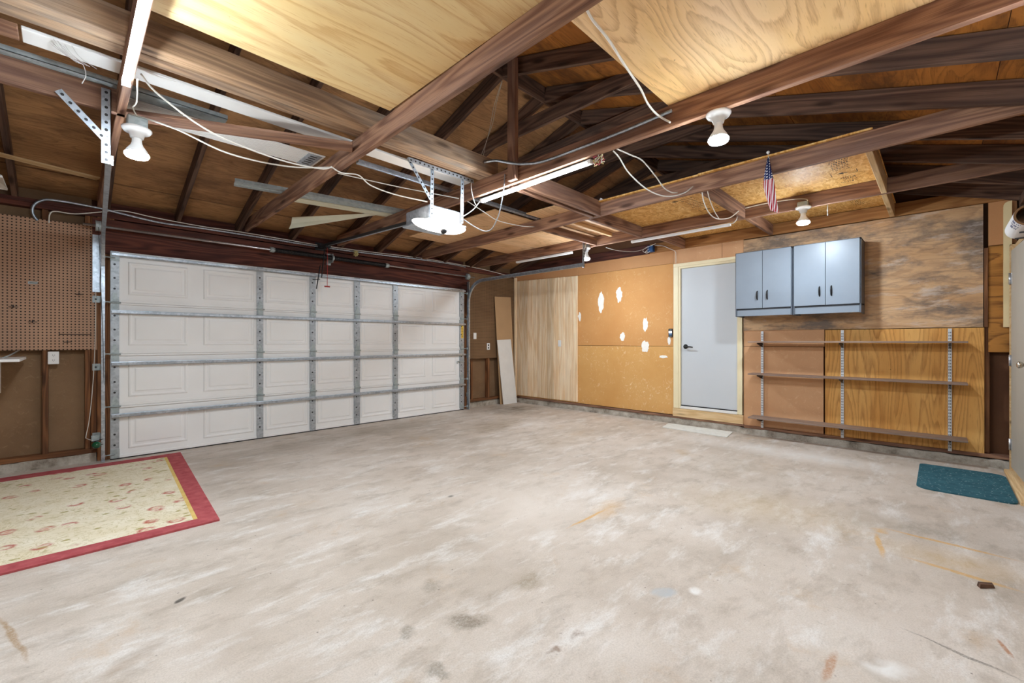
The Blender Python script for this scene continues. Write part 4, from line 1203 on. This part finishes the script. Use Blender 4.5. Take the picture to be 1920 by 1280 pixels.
# ---------------------------------------------------------------- shelving
SHZ = ((1.205, 'top'), (.795, 'middle'), (.24, 'lowest'))
stds = []
for y, lab in ((1.64, 'slotted shelf standard nearest the house door'), (.804, 'slotted shelf standard in the middle of the shelves'), (-.078, 'slotted shelf standard nearest the corner door')):
    xs = W - .012
    s = empty('shelf_standard', (xs, y, .1), lab, 'shelf standard', 'slotted steel shelf standards')
    b = MB().box((xs - .014, y - .014, .10), (xs, y + .014, 1.352))
    z = .13
    while z < 1.33:
        b.box((xs - .0146, y - .009, z), (xs - .0139, y - .004, z + .016), 1); b.box((xs - .0146, y + .004, z), (xs - .0139, y + .009, z + .016), 1)
        z += .0317
    b.build('slotted_rail', ['galv_light', 'dark_metal'], s)
    for z, _ in SHZ:
        MB().prism([(xs - .012, z - .055), (xs - .012, z - .002), (xs - .235, z - .002), (xs - .235, z - .012), (xs - .06, z - .05)], 'y', y - .004, y + .004).build('bracket', 'dark_metal', s)
shm = {'top': 'thin brown shelf board, topmost of the three on the wall', 'middle': 'brown shelf board, middle of the three on the wall', 'lowest': 'brown shelf board, lowest of the three near the floor'}
for z, k in SHZ:
    o = sheet('shelf_board', (W - .262, -.20, z), (W - .03, 1.745, z + .018), 'shelfwood', None, 'y', .002)
    tag(o, shm[k], 'shelf', 'brown wall shelves')
    if k == 'lowest': o.rotation_euler.rotate_axis('Z', 0)

# ---------------------------------------------------------------- corner by door 3
b = MB(); n = 6
prof = [(-.440, 1.358), (-.492, 1.358), (-.492, 2.56)] + [(-.470 + .03 * math.cos(a), 2.53 + .03 * math.sin(a)) for a in [math.pi / 2 + .0 + (math.pi / 2) * 0 for _ in range(1)]]
prof = [(-.440, 1.358), (-.494, 1.358), (-.494, 2.562), (-.466, 2.556), (-.450, 2.546), (-.442, 2.53), (-.440, 2.51)]
tag(b.prism(prof, 'x', W - .05, W - .024).build('trim_board', 'trim_cream', at=(W - .04, -.465, 1.9)), 'pale new trim board with a rounded top hanging in the near corner', 'board')
ct = empty('cardboard_tube', (4.78, -.43, 2.07), 'cardboard tube with a white printed label above the corner door', 'cardboard tube')
b = MB()
ax0, ax1, R1, R0 = 4.50, 5.05, .070, .058
b.lathe([(R0, 0), (R1, 0), (R1, ax1 - ax0), (R0, ax1 - ax0), (R0, 0)], (ax0, -.430, 2.07), (1, 0, 0), 32, 0, False)
b.build('tube_body', 'tubepaper', ct)
MB().lathe([(R1 + .0008, .002), (R1 + .0008, .545)], (ax0, -.430, 2.07), (1, 0, 0), 32, 0, False).build('label', 'paper', ct)
b = MB(); rnd = random.Random(3)
for (u0, u1, a0, a1) in ((.02, .07, 195, 215), (.02, .05, 222, 226), (.02, .06, 230, 234), (.02, .045, 238, 242), (.09, .14, 196, 200), (.09, .15, 204, 207), (.09, .13, 212, 228), (.09, .135, 234, 238), (.16, .22, 200, 216), (.16, .21, 222, 226), (.16, .215, 230, 234)):
    vs = []
    for u in (u0, u1):
        for a in (a0, (a0 + a1) / 2, a1):
            th = math.radians(a); vs.append((ax0 + u, 0, 2.07 + (R1 + .002) * math.sin(th)))
    # label print faces down and into the room
    vs = [(x, -.430 + (R1 + .002) * abs(math.cos(math.radians(a))), z) for (x, _, z), a in zip(vs, (a0, (a0 + a1) / 2, a1) * 2)]
    b.add(vs, [(0, 1, 4, 3), (1, 2, 5, 4)])
b.build('label_print', plain('grey blue print', rgb(120, 124, 150), .7), ct)
for x in (4.72, 4.98):
    MB().tube([(x, YN - .01, 1.985), (x, -.48, 1.992), (x, -.405, 1.992)], .006, 6).build('wall_peg', 'dark_metal', ct)

# ---------------------------------------------------------------- rugs and mats
rg = empty('area_rug', (-.25, 4.7, 0), 'cream floral area rug with a wide red border near the garage door', 'rug')
def rug_strip(quad, t0, t1, nx=8, ny=8, wob=0.0):
    b = MB(); vs = []
    for k, z in ((0, t0), (1, t1)):
        for j in range(ny + 1):
            for i in range(nx + 1):
                u, v = i / nx, j / ny
                p = [(1 - u) * (1 - v) * quad[0][c] + u * (1 - v) * quad[1][c] + u * v * quad[2][c] + (1 - u) * v * quad[3][c] for c in (0, 1)]
                zz_ = z + (wob * (math.sin(u * 9 + v * 4) + 1) if k else 0)
                vs.append((p[0], p[1], zz_))
    N = (nx + 1) * (ny + 1)
    f = lambda i, j, k: k * N + j * (nx + 1) + i
    fs = []
    for j in range(ny):
        for i in range(nx):
            fs += [(f(i, j, 1), f(i + 1, j, 1), f(i + 1, j + 1, 1), f(i, j + 1, 1)), (f(i, j, 0), f(i, j + 1, 0), f(i + 1, j + 1, 0), f(i + 1, j, 0))]
    for i in range(nx):
        fs += [(f(i, 0, 0), f(i + 1, 0, 0), f(i + 1, 0, 1), f(i, 0, 1)), (f(i + 1, ny, 0), f(i, ny, 0), f(i, ny, 1), f(i + 1, ny, 1))]
    for j in range(ny):
        fs += [(f(0, j + 1, 0), f(0, j, 0), f(0, j, 1), f(0, j + 1, 1)), (f(nx, j, 0), f(nx, j + 1, 0), f(nx, j + 1, 1), f(nx, j, 1))]
    return b.add(vs, fs)
rx1a, rx1b, ry0, ry1, rx0 = .715, .848, 3.49, 5.91, -1.2   # right edge runs slightly askew
rug_strip([(rx0, 3.60), (.588, 3.605), (.690, 5.765), (rx0, 5.75)], .001, .011).build('floral_field', 'rug_field', rg)
for nm, quad in (('red_border', [(.612, 3.605), (rx1a, ry0), (rx1b, ry1), (.714, 5.775)]), ('red_border', [(rx0, ry0 - .01), (rx1a, ry0), (.612, 3.605), (rx0, 3.60)]), ('red_border', [(rx0, 5.75), (.714, 5.775), (rx1b, ry1), (rx0, 5.92)])):
    rug_strip(quad, .001, .012, 12, 10, .001).build(nm, 'rug_red', rg)
rug_strip([(.588, 3.605), (.612, 3.605), (.714, 5.775), (.690, 5.765)], .001, .0118, 2, 10).build('gold_band', 'rug_gold', rg)

def rounded(x0, x1, y0, y1, rs, n=8):
    pts = []
    for (cx, cy, a0, r) in ((x1 - rs[0], y1 - rs[0], 0, rs[0]), (x0 + rs[1], y1 - rs[1], 90, rs[1]), (x0 + rs[2], y0 + rs[2], 180, rs[2]), (x1 - rs[3], y0 + rs[3], 270, rs[3])):
        for k in range(n + 1):
            a = math.radians(a0 + 90 * k / n); pts.append((cx + r * math.cos(a), cy + r * math.sin(a)))
    return pts
tag(MB().prism(rounded(4.945, 5.93, -.425, .138, (.05, .10, .06, .09)), 'z', .001, .012).build('door_mat', 'mat_teal', at=(5.44, -.14, 0)), 'dark teal carpet mat with rounded corners at the corner door', 'mat')
b = MB(); pts = []; rnd = random.Random(9)
quad = [(5.845, 1.92), (6.235, 1.975), (6.225, 2.862), (5.885, 2.80)]
tag(b.prism(quad, 'z', .001, .010).build('door_mat', 'mat_white', at=(6.04, 2.4, 0)), 'thin off white mat on the floor below the house door', 'mat')

# debris
b = MB().add([(0, 0, 0), (.075, .01, 0), (.085, .035, 0), (.01, .03, 0), (.004, .004, .02), (.07, .012, .016), (.078, .03, .018), (.012, .026, .022)], [(0, 3, 2, 1), (4, 5, 6, 7), (0, 1, 5, 4), (1, 2, 6, 5), (2, 3, 7, 6), (3, 0, 4, 7)])
o = b.build('wood_chip', 'rafter', at=(0, 0, 0)); o.location = (3.15, -.145, .001); o.rotation_euler = (0, 0, -.9)
tag(o, 'small dark wood chip lying on the open floor', 'wood chip')

# ---------------------------------------------------------------- sheets and boards stored on the joists
def tsheet(a, b, mat, label, grain='x', group='plywood sheets on the joists', name='plywood_sheet'):
    return tag(sheet(name, a, b, mat, None, grain), label, 'sheet', group)
tsheet((.20, .10, ZT + .001), (1.462, 2.552, ZT + .013), 'ply_pale', 'pale yellow plywood sheet between the long tube light and grey brown beam')
tsheet((1.482, -.50, ZT + .001), (2.69, 1.232, ZT + .013), 'ply_rough', 'large plywood sheet with a white cable hanging across its underside')
tsheet((3.40, 3.62, ZT + .001), (4.115, 5.40, ZT + .013), 'ply_loose', 'narrow plywood sheet overhanging the joist beyond the lit opener')
tsheet((4.125, 4.755, ZT + .001), (5.60, 5.26, ZT + .013), 'ply_loose', 'short plywood offcut nearest the corner over the dark rafters')
tsheet((4.122, 3.50, ZT + .001), (5.60, 4.748, ZT + .013), 'ply_loose', 'plywood sheet on the joists above the plank panel')
tsheet((3.77, 2.84, ZT + .001), (5.30, 3.47, ZT + .013), 'ply_loose', 'plywood strip beside the oriented strand board, behind deep blocking')
o1 = tsheet((3.985, 1.558, ZT + .001), (6.285, 2.79, ZT + .014), 'osb', 'oriented strand board sheet with a printed stamp near the house door', 'x', 'strand board sheets on the joists', 'strand_board')
o2 = tsheet((3.97, .335, ZT + .001), (6.285, 1.554, ZT + .014), 'osb', 'oriented strand board sheet with printed stamps above the grey cabinets', 'x', 'strand board sheets on the joists', 'strand_board')
def stamp(x0, x1, y0, y1, parent, seed, rows_):
    """unreadable mill stamp: rows of broken ink dashes along y, flat on the underside"""
    rnd = random.Random(seed); b = MB(); zb = ZT + .0003
    for r in range(rows_):
        x = x0 + (r + .5) / rows_ * (x1 - x0)
        ya, yb = y0 + rnd.random() * .03, y1 - rnd.random() * .03
        y = ya
        hh = .006 + rnd.random() * .008
        while y < yb:
            L = .004 + rnd.random() * .010
            h2 = hh * (.5 + .5 * rnd.random())
            b.box((x - h2, y, zb), (x + h2, min(y + L, yb), zb + .0008), 0 if rnd.random() < .6 else 1)
            y += L + .003 + rnd.random() * .007
    return b.build('stamp_print', ['ink', 'ink_soft'], parent)
def stamp_mark(x, y, parent, big=True):
    zb = ZT + .0003; f = MB()
    f.prism([(x, y + .045), (x + .022, y), (x + .008, y), (x + .008, y - .03), (x - .008, y - .03), (x - .008, y), (x - .022, y)], 'z', zb, zb + .0008)
    if big:
        f.box((x - .045, y - .10, zb), (x + .045, y - .095, zb + .0008)).box((x + .04, y - .10, zb), (x + .045, y - .06, zb + .0008))
        f.box((x - .035, y + .085, zb), (x + .055, y + .09, zb + .0008))
    return f.build('stamp_print', 'ink', parent)
WLOC[o1.name] = o1.matrix_basis.translation.copy(); WLOC[o2.name] = o2.matrix_basis.translation.copy()
stamp(4.44, 4.74, .53, .69, o2, 1, 7); stamp_mark(4.83, .61, o2); stamp(4.92, 5.14, .53, .66, o2, 2, 6)
stamp(5.80, 6.08, .57, .70, o2, 3, 6)
stamp(4.52, 4.98, 1.82, 1.98, o1, 4, 8); stamp_mark(5.06, 1.87, o1); stamp_mark(4.56, 2.02, o1, False)

tag(board('white_trim_board', (-.165, 3.21, ZT + .010), (2.66, 3.235, ZT + .010), .14, .018, 'white_paint'), 'long white trim board lying on the joists behind the beam', 'board')
tag(board('wood_board', (-1.2, 3.205, ZT + .010), (-.175, 3.21, ZT + .010), .14, .018, 'joist'), 'brown board end butting the white trim board at upper left', 'board')
tag(board('timber_lath', (-1.1, 5.22, 2.728), (.19, 5.56, 2.728), .10, .012, 'fresh'), 'pale wood slat resting on the joists behind the left track', 'board')
b = MB().box((-1.1, 3.435, ZT + .001), (.75, 3.555, ZT + .004)).box((-1.1, 3.435, ZT + .001), (.75, 3.438, ZT + .03)).box((-1.1, 3.552, ZT + .001), (.75, 3.555, ZT + .03))
for i in range(34):
    x = -1.05 + i * .052
    b.box((x, 3.46, ZT), (x + .03, 3.53, ZT + .0012))
tag(b.build('metal_channel', 'galv_dull', at=(-.2, 3.5, ZT)), 'long bluish steel channel with slots on the joists at upper left', 'channel')
# ribbed white siding
b = MB(); vs = []; prof = []
nr = 11; y0, y1 = 3.565, 3.85
for i in range(nr):
    y = y0 + (y1 - y0) * i / nr; s = (y1 - y0) / nr
    prof += [(y, .004), (y + s * .75, .004), (y + s * .82, .010), (y + s * .96, .010)]
prof.append((y1, .004))
full = prof + [(y, z + .006) for y, z in reversed(prof)]
b.prism([(y, ZT + z - .003) for y, z in full], 'x', .20, 1.46)
sd = tag(b.build('siding_panel', 'white_paint', at=(.83, 3.7, ZT)), 'ribbed white siding panel lying on the joists left of centre', 'siding')
b = MB().box((1.335, 3.58, ZT - .004), (1.44, 3.845, ZT + .0005))
for i in range(5): b.box((1.36, 3.61 + i * .045, ZT - .0045), (1.415, 3.63 + i * .045, ZT - .0039), 1)
b.build('end_clip', ['galv', 'dark_metal'], sd)

def channel(p, q, w, mat, label):
    p, q = Vector(p), Vector(q); d = (q - p).normalized(); s = Vector((0, 0, 1)).cross(d).normalized(); u = Vector((0, 0, 1))
    prof = [(-w / 2, .0), (-w / 2, .03), (-w / 2 + .003, .03), (-w / 2 + .003, .004), (-w * .12, .004), (-w * .06, .014), (w * .06, .014), (w * .12, .004), (w / 2 - .003, .004), (w / 2 - .003, .03), (w / 2, .03), (w / 2, 0), (w * .14, 0), (w * .07, .010), (-w * .07, .010), (-w * .14, 0)]
    n = len(prof); vs = [e + s * a + u * z for e in (p, q) for a, z in prof]
    fs = [tuple(range(n - 1, -1, -1)), tuple(range(n, 2 * n))] + [(i, (i + 1) % n, n + (i + 1) % n, n + i) for i in range(n)]
    return tag(MB().add(vs, fs).build('metal_channel', mat, at=(p + q) / 2), label, 'channel', 'steel channels on the joists')
channel((1.10, 4.79, ZT + .003), (2.76, 4.50, ZT + .003), .16, 'galv_dull', 'galvanised channel crossing two joists behind the long diagonal one')
channel((1.60, 4.90, ZT + .003), (2.80, 4.66, ZT + .003), .15, 'cream', 'off white channel beside the galvanised one above the opener rail')
channel((1.70, 3.50, ZT + .003), (4.05, 3.53, ZT + .003), .05, 'galv', 'narrow galvanised angle spanning the joists past the opener')
b = MB(); A, B_, C_, D_ = Vector((1.79, 5.30, 2.645)), Vector((1.755, 5.30, 2.505)), Vector((2.66, 4.86, 2.770)), Vector((2.80, 4.64, 2.785))
vs = []; n = 10
for i in range(n + 1):
    t = i / n
    top, bot = A.lerp(D_, t), B_.lerp(C_, t); mid = (top + bot) / 2 + Vector((.012, .012, 0))
    vs += [top, mid, bot, bot + Vector((.004, .008, .004)), mid + Vector((.004, .008, .004)), top + Vector((.004, .008, .004))]
fs = [(6 * i + k, 6 * i + (k + 1) % 6, 6 * i + 6 + (k + 1) % 6, 6 * i + 6 + k) for i in range(n) for k in range(6)] + [(0, 1, 2, 3, 4, 5), tuple(6 * n + k for k in range(5, -1, -1))]
tag(b.add(vs, fs).build('vinyl_strip', 'cream', at=(2.2, 5.0, 2.65)), 'cream bent strip dipping below the joists over the garage door', 'strip')

# ---------------------------------------------------------------- overhead cables and small hangings
cable('white cable slung from beside the long tube light to the second joist', [(.276, 3.15, 2.70), (.366, 3.213, 2.640), (.632, 3.25, 2.526), (1.018, 3.302, 2.496), (1.329, 3.345, 2.529), (1.425, 3.36, 2.575)], .0055)
cable('white cable slung from the left bulb box to the second joist', [(.285, 3.44, 2.568), (.262, 3.50, 2.60), (.476, 3.474, 2.575), (.76, 3.441, 2.496), (1.12, 3.398, 2.500), (1.425, 3.362, 2.570)], .0055)
cable('white cable drooping from the second joist to the opener strap', [(1.425, 3.365, 2.575), (1.52, 3.40, 2.565), (1.68, 3.438, 2.600), (1.811, 3.481, 2.56), (2.0, 3.42, 2.515), (2.17, 3.16, 2.43)], .0055)
cable('taut white cable from the second joist to the opener back strap', [(1.55, 3.60, 2.63), (2.063, 3.58, 2.650), (2.30, 3.36, 2.59), (2.50, 3.14, 2.53)], .0045)
cable('white wire dropping beside the long tube light', [(.245, 2.95, 2.57), (.262, 3.2, 2.56), (.262, 3.4, 2.60), (.29, 3.45, 2.567)], .004)
cable('white cable sagging between two joists near the red tinsel', [(2.72, 1.66, 2.58), (2.80, 1.658, 2.555), (2.931, 1.651, 2.475), (3.198, 1.638, 2.415), (3.496, 1.624, 2.432), (3.80, 1.608, 2.53), (3.985, 1.60, 2.635)], .005)
cable('second white cable beside the sagging one, shorter loop', [(2.72, 1.63, 2.585), (2.95, 1.645, 2.615), (3.158, 1.663, 2.640), (3.445, 1.693, 2.60), (3.636, 1.713, 2.561), (3.85, 1.74, 2.58), (3.99, 1.75, 2.615)], .005)
cable('white cable loop hanging below the stamped strand board', [(4.045, 1.545, 2.60), (4.08, 1.54, 2.50), (4.20, 1.535, 2.42), (4.383, 1.527, 2.404), (4.695, 1.517, 2.476), (4.933, 1.509, 2.590), (5.20, 1.597, 2.66), (5.235, 1.62, 2.66)], .005)
cable('short white wire by the loop under the strand board', [(4.053, 1.50, 2.60), (4.10, 1.50, 2.53), (4.25, 1.51, 2.45), (4.40, 1.52, 2.41)], .004)
cable('white cable along the joist from the loop to the cabinet bulb', [(5.235, 1.597, 2.665), (5.235, 1.554, 2.690), (5.235, 1.404, 2.700), (5.235, 1.252, 2.699), (5.235, 1.06, 2.685), (5.232, .96, 2.66), (5.225, .95, 2.63)], .005)
cable('white cord from the unlit cabinet tube up to the loop', [(5.235, 1.61, 2.66), (5.24, 1.615, 2.60), (5.25, 1.65, 2.56), (5.275, 1.70, 2.558)], .005)
cable('grey cord looping from the opener up over the tube light joist', [(2.50, 3.20, 2.40), (2.56, 3.16, 2.36), (2.64, 3.06, 2.275), (2.68, 2.98, 2.235), (2.69, 2.90, 2.245), (2.672, 2.80, 2.33), (2.655, 2.74, 2.43), (2.655, 2.71, 2.56), (2.66, 2.70, 2.68)], .005, 'cable_grey')
cable('white cord from the opener to the near end of the joist tube', [(2.535, 3.22, 2.375), (2.60, 3.20, 2.40), (2.68, 3.15, 2.47), (2.72, 3.10, 2.545)], .005)
cable('white wire falling from the slotted hanger rail to the tube', [(2.60, 3.08, 2.70), (2.60, 3.08, 2.62), (2.65, 3.10, 2.53), (2.70, 3.12, 2.50)], .004)
cable('white wire running from the opener across to the next joist', [(2.72, 3.30, 2.60), (3.023, 3.36, 2.555), (3.293, 3.45, 2.545), (3.698, 3.52, 2.58), (4.04, 3.58, 2.64)], .0045)
cable('white cable draped across the underside of the large plywood sheet', [(1.50, 1.11, 2.712), (1.572, 1.113, 2.708), (1.682, 1.137, 2.700), (1.841, 1.152, 2.695), (2.059, 1.191, 2.690), (2.32, 1.238, 2.690), (2.511, 1.286, 2.690), (2.64, 1.284, 2.668), (2.664, 1.213, 2.605)], .0065)
pts = spline([Vector(p) for p in [(2.56, 2.86, 2.80), (2.585, 2.75, 2.79), (2.604, 2.65, 2.755), (2.608, 2.55, 2.715), (2.640, 2.45, 2.69), (2.655, 2.25, 2.66), (2.655, 1.84, 2.655), (2.655, 1.5, 2.66), (2.655, 1.2, 2.672)]], 50)
tag(MB().tube(pts, [.0105 + .0018 * (1 if i % 2 else -1) for i in range(len(pts))], 8).build('armored_cable', 'galv', at=(2.65, 2.2, 2.68)), 'grey ribbed armoured cable clipped along the joist past the king post', 'cable')
b = MB()
b.tube([(2.72, 2.80, 3.56), (2.72, 2.90, 3.38), (2.715, 2.95, 3.2), (2.715, 3.0, 3.08), (2.71, 3.08, 2.95), (2.71, 3.10, 2.87)], .0028, 5, 6)
b.tube([(2.725, 2.80, 3.56), (2.73, 2.88, 3.40), (2.725, 2.93, 3.22), (2.715, 3.0, 3.08), (2.72, 3.05, 2.97), (2.715, 3.11, 2.87)], .0028, 5, 6)
b.lathe([(.002, -.008), (.007, 0), (.002, .008)], (2.715, 3.0, 3.08), (0, 0, 1), 8)
tag(b.build('pull_string', 'string', at=(2.72, 2.95, 3.2)), 'knotted pale string dangling from the ridge beside the king post', 'string')
b = MB(); rnd = random.Random(21)
for i in range(16):
    c = Vector((2.715, 1.78, 2.555)); pp = [c + Vector(((rnd.random() - .5) * .05, (rnd.random() - .5) * .09, (rnd.random() - .6) * .07)) for _ in range(4)]
    b.tube(pp, .004, 5, 4, True, i % 3)
tag(b.build('tinsel_clump', ['string', plain('faded red tinsel', rgb(176, 70, 82), .5), plain('gold tinsel', rgb(196, 176, 110), .5)], at=(2.715, 1.78, 2.58)), 'small clump of red and pale tinsel at the end of the joist tube', 'tinsel')
b = MB(); rnd = random.Random(8)
for i in range(12):
    x = -.05 + rnd.random() * .10
    b.tube([(x - .03, 3.13 + rnd.random() * .06, ZT), (x, 3.16 + rnd.random() * .05, ZT - .015 - .02 * rnd.random()), (x + .05 + .02 * rnd.random(), 3.2, ZT - .05)], .0014, 4, 4)
b.tube([(.05, 3.2, ZT - .05), (.06, 3.2, ZT - .10), (.045, 3.2, ZT - .15)], .0022, 5, 4)
tag(b.build('cobweb', 'cobweb', at=(0, 3.2, ZT)), 'grey cobweb hanging from the boards at upper left', 'cobweb', kind='stuff')
b = MB(); rnd = random.Random(31); vs = []
for i in range(7):
    for j in range(5):
        vs.append((4.0 + j * .018, 2.545 + i * .017, ZT + .016 + .026 * rnd.random()))
fs = [(i * 5 + j, i * 5 + j + 1, (i + 1) * 5 + j + 1, (i + 1) * 5 + j) for i in range(6) for j in range(4)]
k = len(vs); vs += [(x, y, ZT + .0142) for x, y, z in vs]; fs += [tuple(q + k for q in reversed(f)) for f in fs]
ed = [(0, 1, 2, 3, 4), tuple(range(4, 35, 5)), tuple(range(34, 29, -1)), tuple(range(30, -1, -5))]
for e in ed: fs += [(a, a + k, c + k, c) for a, c in zip(e[:-1], e[1:])]
tag(b.add(vs, fs).build('paper_scrap', 'paper', at=(4.03, 2.6, ZT + .015)), 'crumpled white paper scrap on the joist behind the joist tube', 'paper')
b = MB().tube([(5.28, .79, ZJ), (5.28, .79, 2.54)], .004, 6)
pts = [(5.28 + .012 * math.sin(2 * math.pi * k / 16), .79, 2.525 + .014 * math.cos(2 * math.pi * k / 16)) for k in range(17)]
b.tube(pts, .0035, 6).tube([(5.28, .79, 2.512), (5.28, .79, 2.47)], .005, 6)
tag(b.build('eye_hook', 'steel', at=(5.28, .79, 2.54)), 'small steel eye hook hanging under the joist beyond the cabinet bulb', 'hook')

fl = empty('flag', (3.972, .985, 2.70), 'small stars and stripes flag hanging furled from a joist', 'flag')
b = MB().tube([(3.975, .990, 2.745), (3.975, .972, 2.52)], .005, 8).lathe([(.002, -.013), (.010, -.008), (.0135, 0), (.010, .008), (.002, .013)], (3.975, .991, 2.755), (0, 0, 1), 14)
b.build('stick', 'white', fl)
b = MB(); NR, NC = 26, 12; vs = []
for r in range(NR + 1):
    t = r / NR
    z = 2.705 - .445 * t
    cy = .985 + .012 * math.sin(t * 2.2) - .055 * t * t
    wd = .014 + .066 * min(1, t * 2.2) - .028 * max(0, t - .55) / .45
    for k in range(NC + 1):
        u = k / NC
        x = 3.962 + .011 * math.sin(u * 4 * math.pi + t * 3) - .006 * math.sin(t * 5)
        zz_ = z - (.03 * (u - .5) if r == NR else 0)
        vs.append((x, cy + (.5 - u) * wd, zz_))
fs = [(r * (NC + 1) + k, r * (NC + 1) + k + 1, (r + 1) * (NC + 1) + k + 1, (r + 1) * (NC + 1) + k) for r in range(NR) for k in range(NC)]
b.add(vs, fs, True).build('cloth', 'flag', fl)
